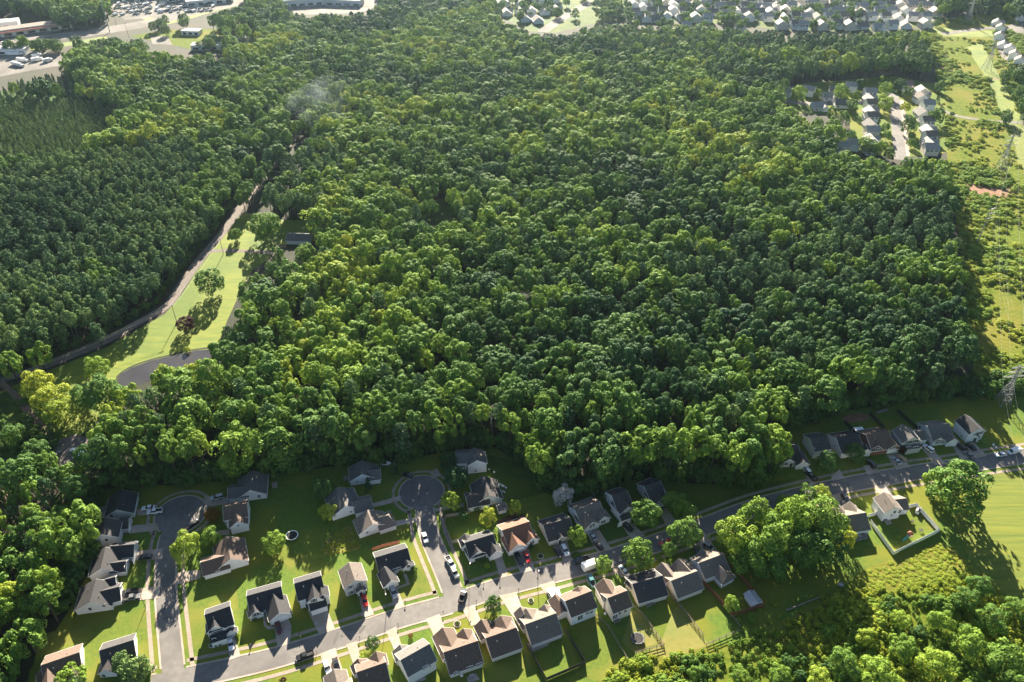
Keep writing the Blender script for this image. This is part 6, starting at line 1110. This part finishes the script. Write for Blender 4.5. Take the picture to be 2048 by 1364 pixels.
# ------------------------------------------------------------------ far commercial buildings
def store(label, t, x, y, L, D, h, rz, wallm, roofm, n=6, canopy=None):
    p = W(t, x, y); o = thing('store_building', label, 'store', p, rz); mb = MB(); mb.box((0, 0, h / 2), (L, D, h)); mb.build('wall', M[wallm], o); mb = MB(); mb.box((0, 0, h + .15), (L + .6, D + .6, .3)); mb.build('roof', M[roofm], o)
    for i in range(n):
        mb = MB(); mb.box((-L / 2 + L * (i + .5) / n, -D / 2 - .04, 1.6), (L / n * .6, .1, 2.2)); mb.build('shop_window', M['glass'], o)
    if canopy:
        mb = MB(); mb.box((0, -D / 2 - 2, h * .8), (L, 4, .5)); mb.build('canopy', M[canopy], o)
        for i in range(n + 1): mb = MB(); mb.box((-L / 2 + .3 + (L - .6) * i / n, -D / 2 - 3.6, h * .38), (.4, .4, h * .76)); mb.build('pillar', M['white'], o)
    return o
M['redroof'] = mat('red_metal_fascia', (0.3, 0.06, 0.05), rough=.5)
store('long row of shops with red canopy beside the highway', 'P', 40, 66, 95, 14, 6, R(31), 'wall_cream', 'roof_taupe', 9, 'redroof'); store('pale roofed building behind the red canopy shops', 'P', 8, 54, 30, 14, 6, R(20), 'wall_white', 'farwhite', 4)
store('large flat white roofed store at the top edge', 'P', 612, 6, 55, 25, 7, R(15), 'wall_white', 'farwhite', 6); store('low grey store beside the highway at the top edge', 'P', 420, 6, 50, 12, 5, R(22), 'wall_pale', 'farwhite', 5); store('long white roofed barn in the far clearing', 'P', 422, 97, 34, 10, 4.5, R(4), 'wall_white', 'farwhite', 4); store('low pale building at the clearing edge', 'P', 385, 68, 18, 9, 4, R(-5), 'wall_white', 'farwhite', 3); store('white yard office at the truck yard', 'P', 28, 106, 26, 10, 5, R(5), 'wall_white', 'farwhite', 3); store('wide pale warehouse at the top edge beside the yard', 'P', 390, -6, 60, 25, 8, R(20), 'wall_white', 'farwhite', 6); store('flat roofed pale building among top edge trees', 'P', 690, 8, 40, 16, 6, R(-8), 'wall_pale', 'farwhite', 4); store('pale long hall beyond the storage yard', 'P', 290, -8, 60, 20, 7, R(15), 'wall_pale', 'farwhite', 5)
for i, (x_, y_, k_, lb_) in enumerate(((735, 905, 1, 'bare pale forked dead tree at the wood edge'), (1052, 640, 1.35, 'grey leafless tree in the middle of the wood'), (985, 865, 1.3, 'bare grey snag in the wood behind the empty turning circle'), (1270, 470, 1.3, 'bare snag among the pines far up the wood'))):
    o = thing('dead_tree', lb_, 'tree', G(x_, y_), i * 1.7); o.scale = (k_,) * 3; mb = MB(); mb.bar((0, 0, 0), (.5, 0, 7), .22, 7, .14); mb.bar((.5, 0, 7), (-.3, .2, 11), .13, 6, .05); mb.bar((.5, 0, 7), (1.7, -.2, 11.5), .12, 6, .04); mb.bar((1.1, -.1, 9.2), (2.6, .3, 11), .06, 5, .02); mb.build('trunk', M['deadwood'], o)
    rd = random.Random(i); mb = MB()
    for k in range(26): a_ = rd.uniform(0, 6.28); z_ = rd.uniform(6.5, 11.5); l_ = rd.uniform(1, 3); mb.bar((.4, 0, z_), (.4 + l_ * math.cos(a_), l_ * math.sin(a_), z_ + rd.uniform(.6, 2.2)), .05, 4, .015)
    mb.build('branches', M['deadwood'], o)
# ------------------------------------------------------------------ air: haze over the whole scene, smoke in the wood
def volume(name, mn, mx, dens, aniso, label):
    mb = MB(); mb.box([(a + b) / 2 for a, b in zip(mn, mx)], [b - a for a, b in zip(mn, mx)])
    m = bpy.data.materials.new(name); m.use_nodes = True; n, l = m.node_tree.nodes, m.node_tree.links; n.remove(n['Principled BSDF'])
    pv = n.new('ShaderNodeVolumePrincipled'); pv.inputs['Color'].default_value = (0.56, 0.78, 1.0, 1); pv.inputs['Density'].default_value = dens; pv.inputs['Anisotropy'].default_value = aniso
    l.new(pv.outputs[0], n['Material Output'].inputs['Volume']); tag(mb.build(name, m), label, kind='stuff')
volume('haze', (-6100, -600, -1), (6100, 7100, HCAM + 12), 0.000035, 0.8, 'thin pale haze that fades the far woods and houses')

def smoke(name, label, base, rad, h, dens):
    me = bpy.data.meshes.new(name); mb = MB(); n = 14; lev = [(-.0, .25), (.12, .6), (.35, .95), (.6, 1.0), (.82, .7), (1, .15)]
    for z, r in lev: mb.v += [(rad * r * math.cos(2 * math.pi * i / n) + rad * 1.1 * z, rad * r * math.sin(2 * math.pi * i / n), h * z) for i in range(n)]
    mb.f = [(n * k + i, n * k + (i + 1) % n, n * (k + 1) + (i + 1) % n, n * (k + 1) + i) for k in range(len(lev) - 1) for i in range(n)] + [tuple(range(n - 1, -1, -1)), tuple(range(n * (len(lev) - 1), n * len(lev)))]; mb.m = [0] * len(mb.f)
    m = bpy.data.materials.new(name); m.use_nodes = True; nd, l = m.node_tree.nodes, m.node_tree.links; nd.remove(nd['Principled BSDF'])
    pv = nd.new('ShaderNodeVolumePrincipled'); pv.inputs['Color'].default_value = (.72, .84, 1, 1); pv.inputs['Anisotropy'].default_value = .5
    tc = nd.new('ShaderNodeTexCoord'); no = nd.new('ShaderNodeTexNoise'); no.inputs['Scale'].default_value = .07; no.inputs['Detail'].default_value = 3; l.new(tc.outputs['Object'], no.inputs['Vector'])
    mr = nd.new('ShaderNodeMapRange'); mr.inputs[1].default_value = .42; mr.inputs[2].default_value = .7; mr.inputs[4].default_value = dens; l.new(no.outputs['Fac'], mr.inputs[0])
    mp = nd.new('ShaderNodeMapping'); mp.inputs['Location'].default_value = (-.25, 0, -1.05); mp.inputs['Scale'].default_value = (1 / (rad * 1.0), 1 / (rad * 1.0), 2 / h); l.new(tc.outputs['Object'], mp.inputs['Vector'])
    vl = nd.new('ShaderNodeVectorMath'); vl.operation = 'LENGTH'; l.new(mp.outputs[0], vl.inputs[0]); fo = nd.new('ShaderNodeMapRange'); fo.inputs[1].default_value = 1.0; fo.inputs[2].default_value = .1; l.new(vl.outputs['Value'], fo.inputs[0])
    mu = nd.new('ShaderNodeMath'); mu.operation = 'MULTIPLY'; l.new(mr.outputs[0], mu.inputs[0]); l.new(fo.outputs[0], mu.inputs[1]); l.new(mu.outputs[0], pv.inputs['Density'])
    l.new(pv.outputs[0], nd['Material Output'].inputs['Volume']); tag(mb.build(name, m, None, base), label, kind='stuff')
smoke('smoke', 'thin pale smoke rising from the wood at the end of the lane', G(618, 262), 32, 46, .0045)
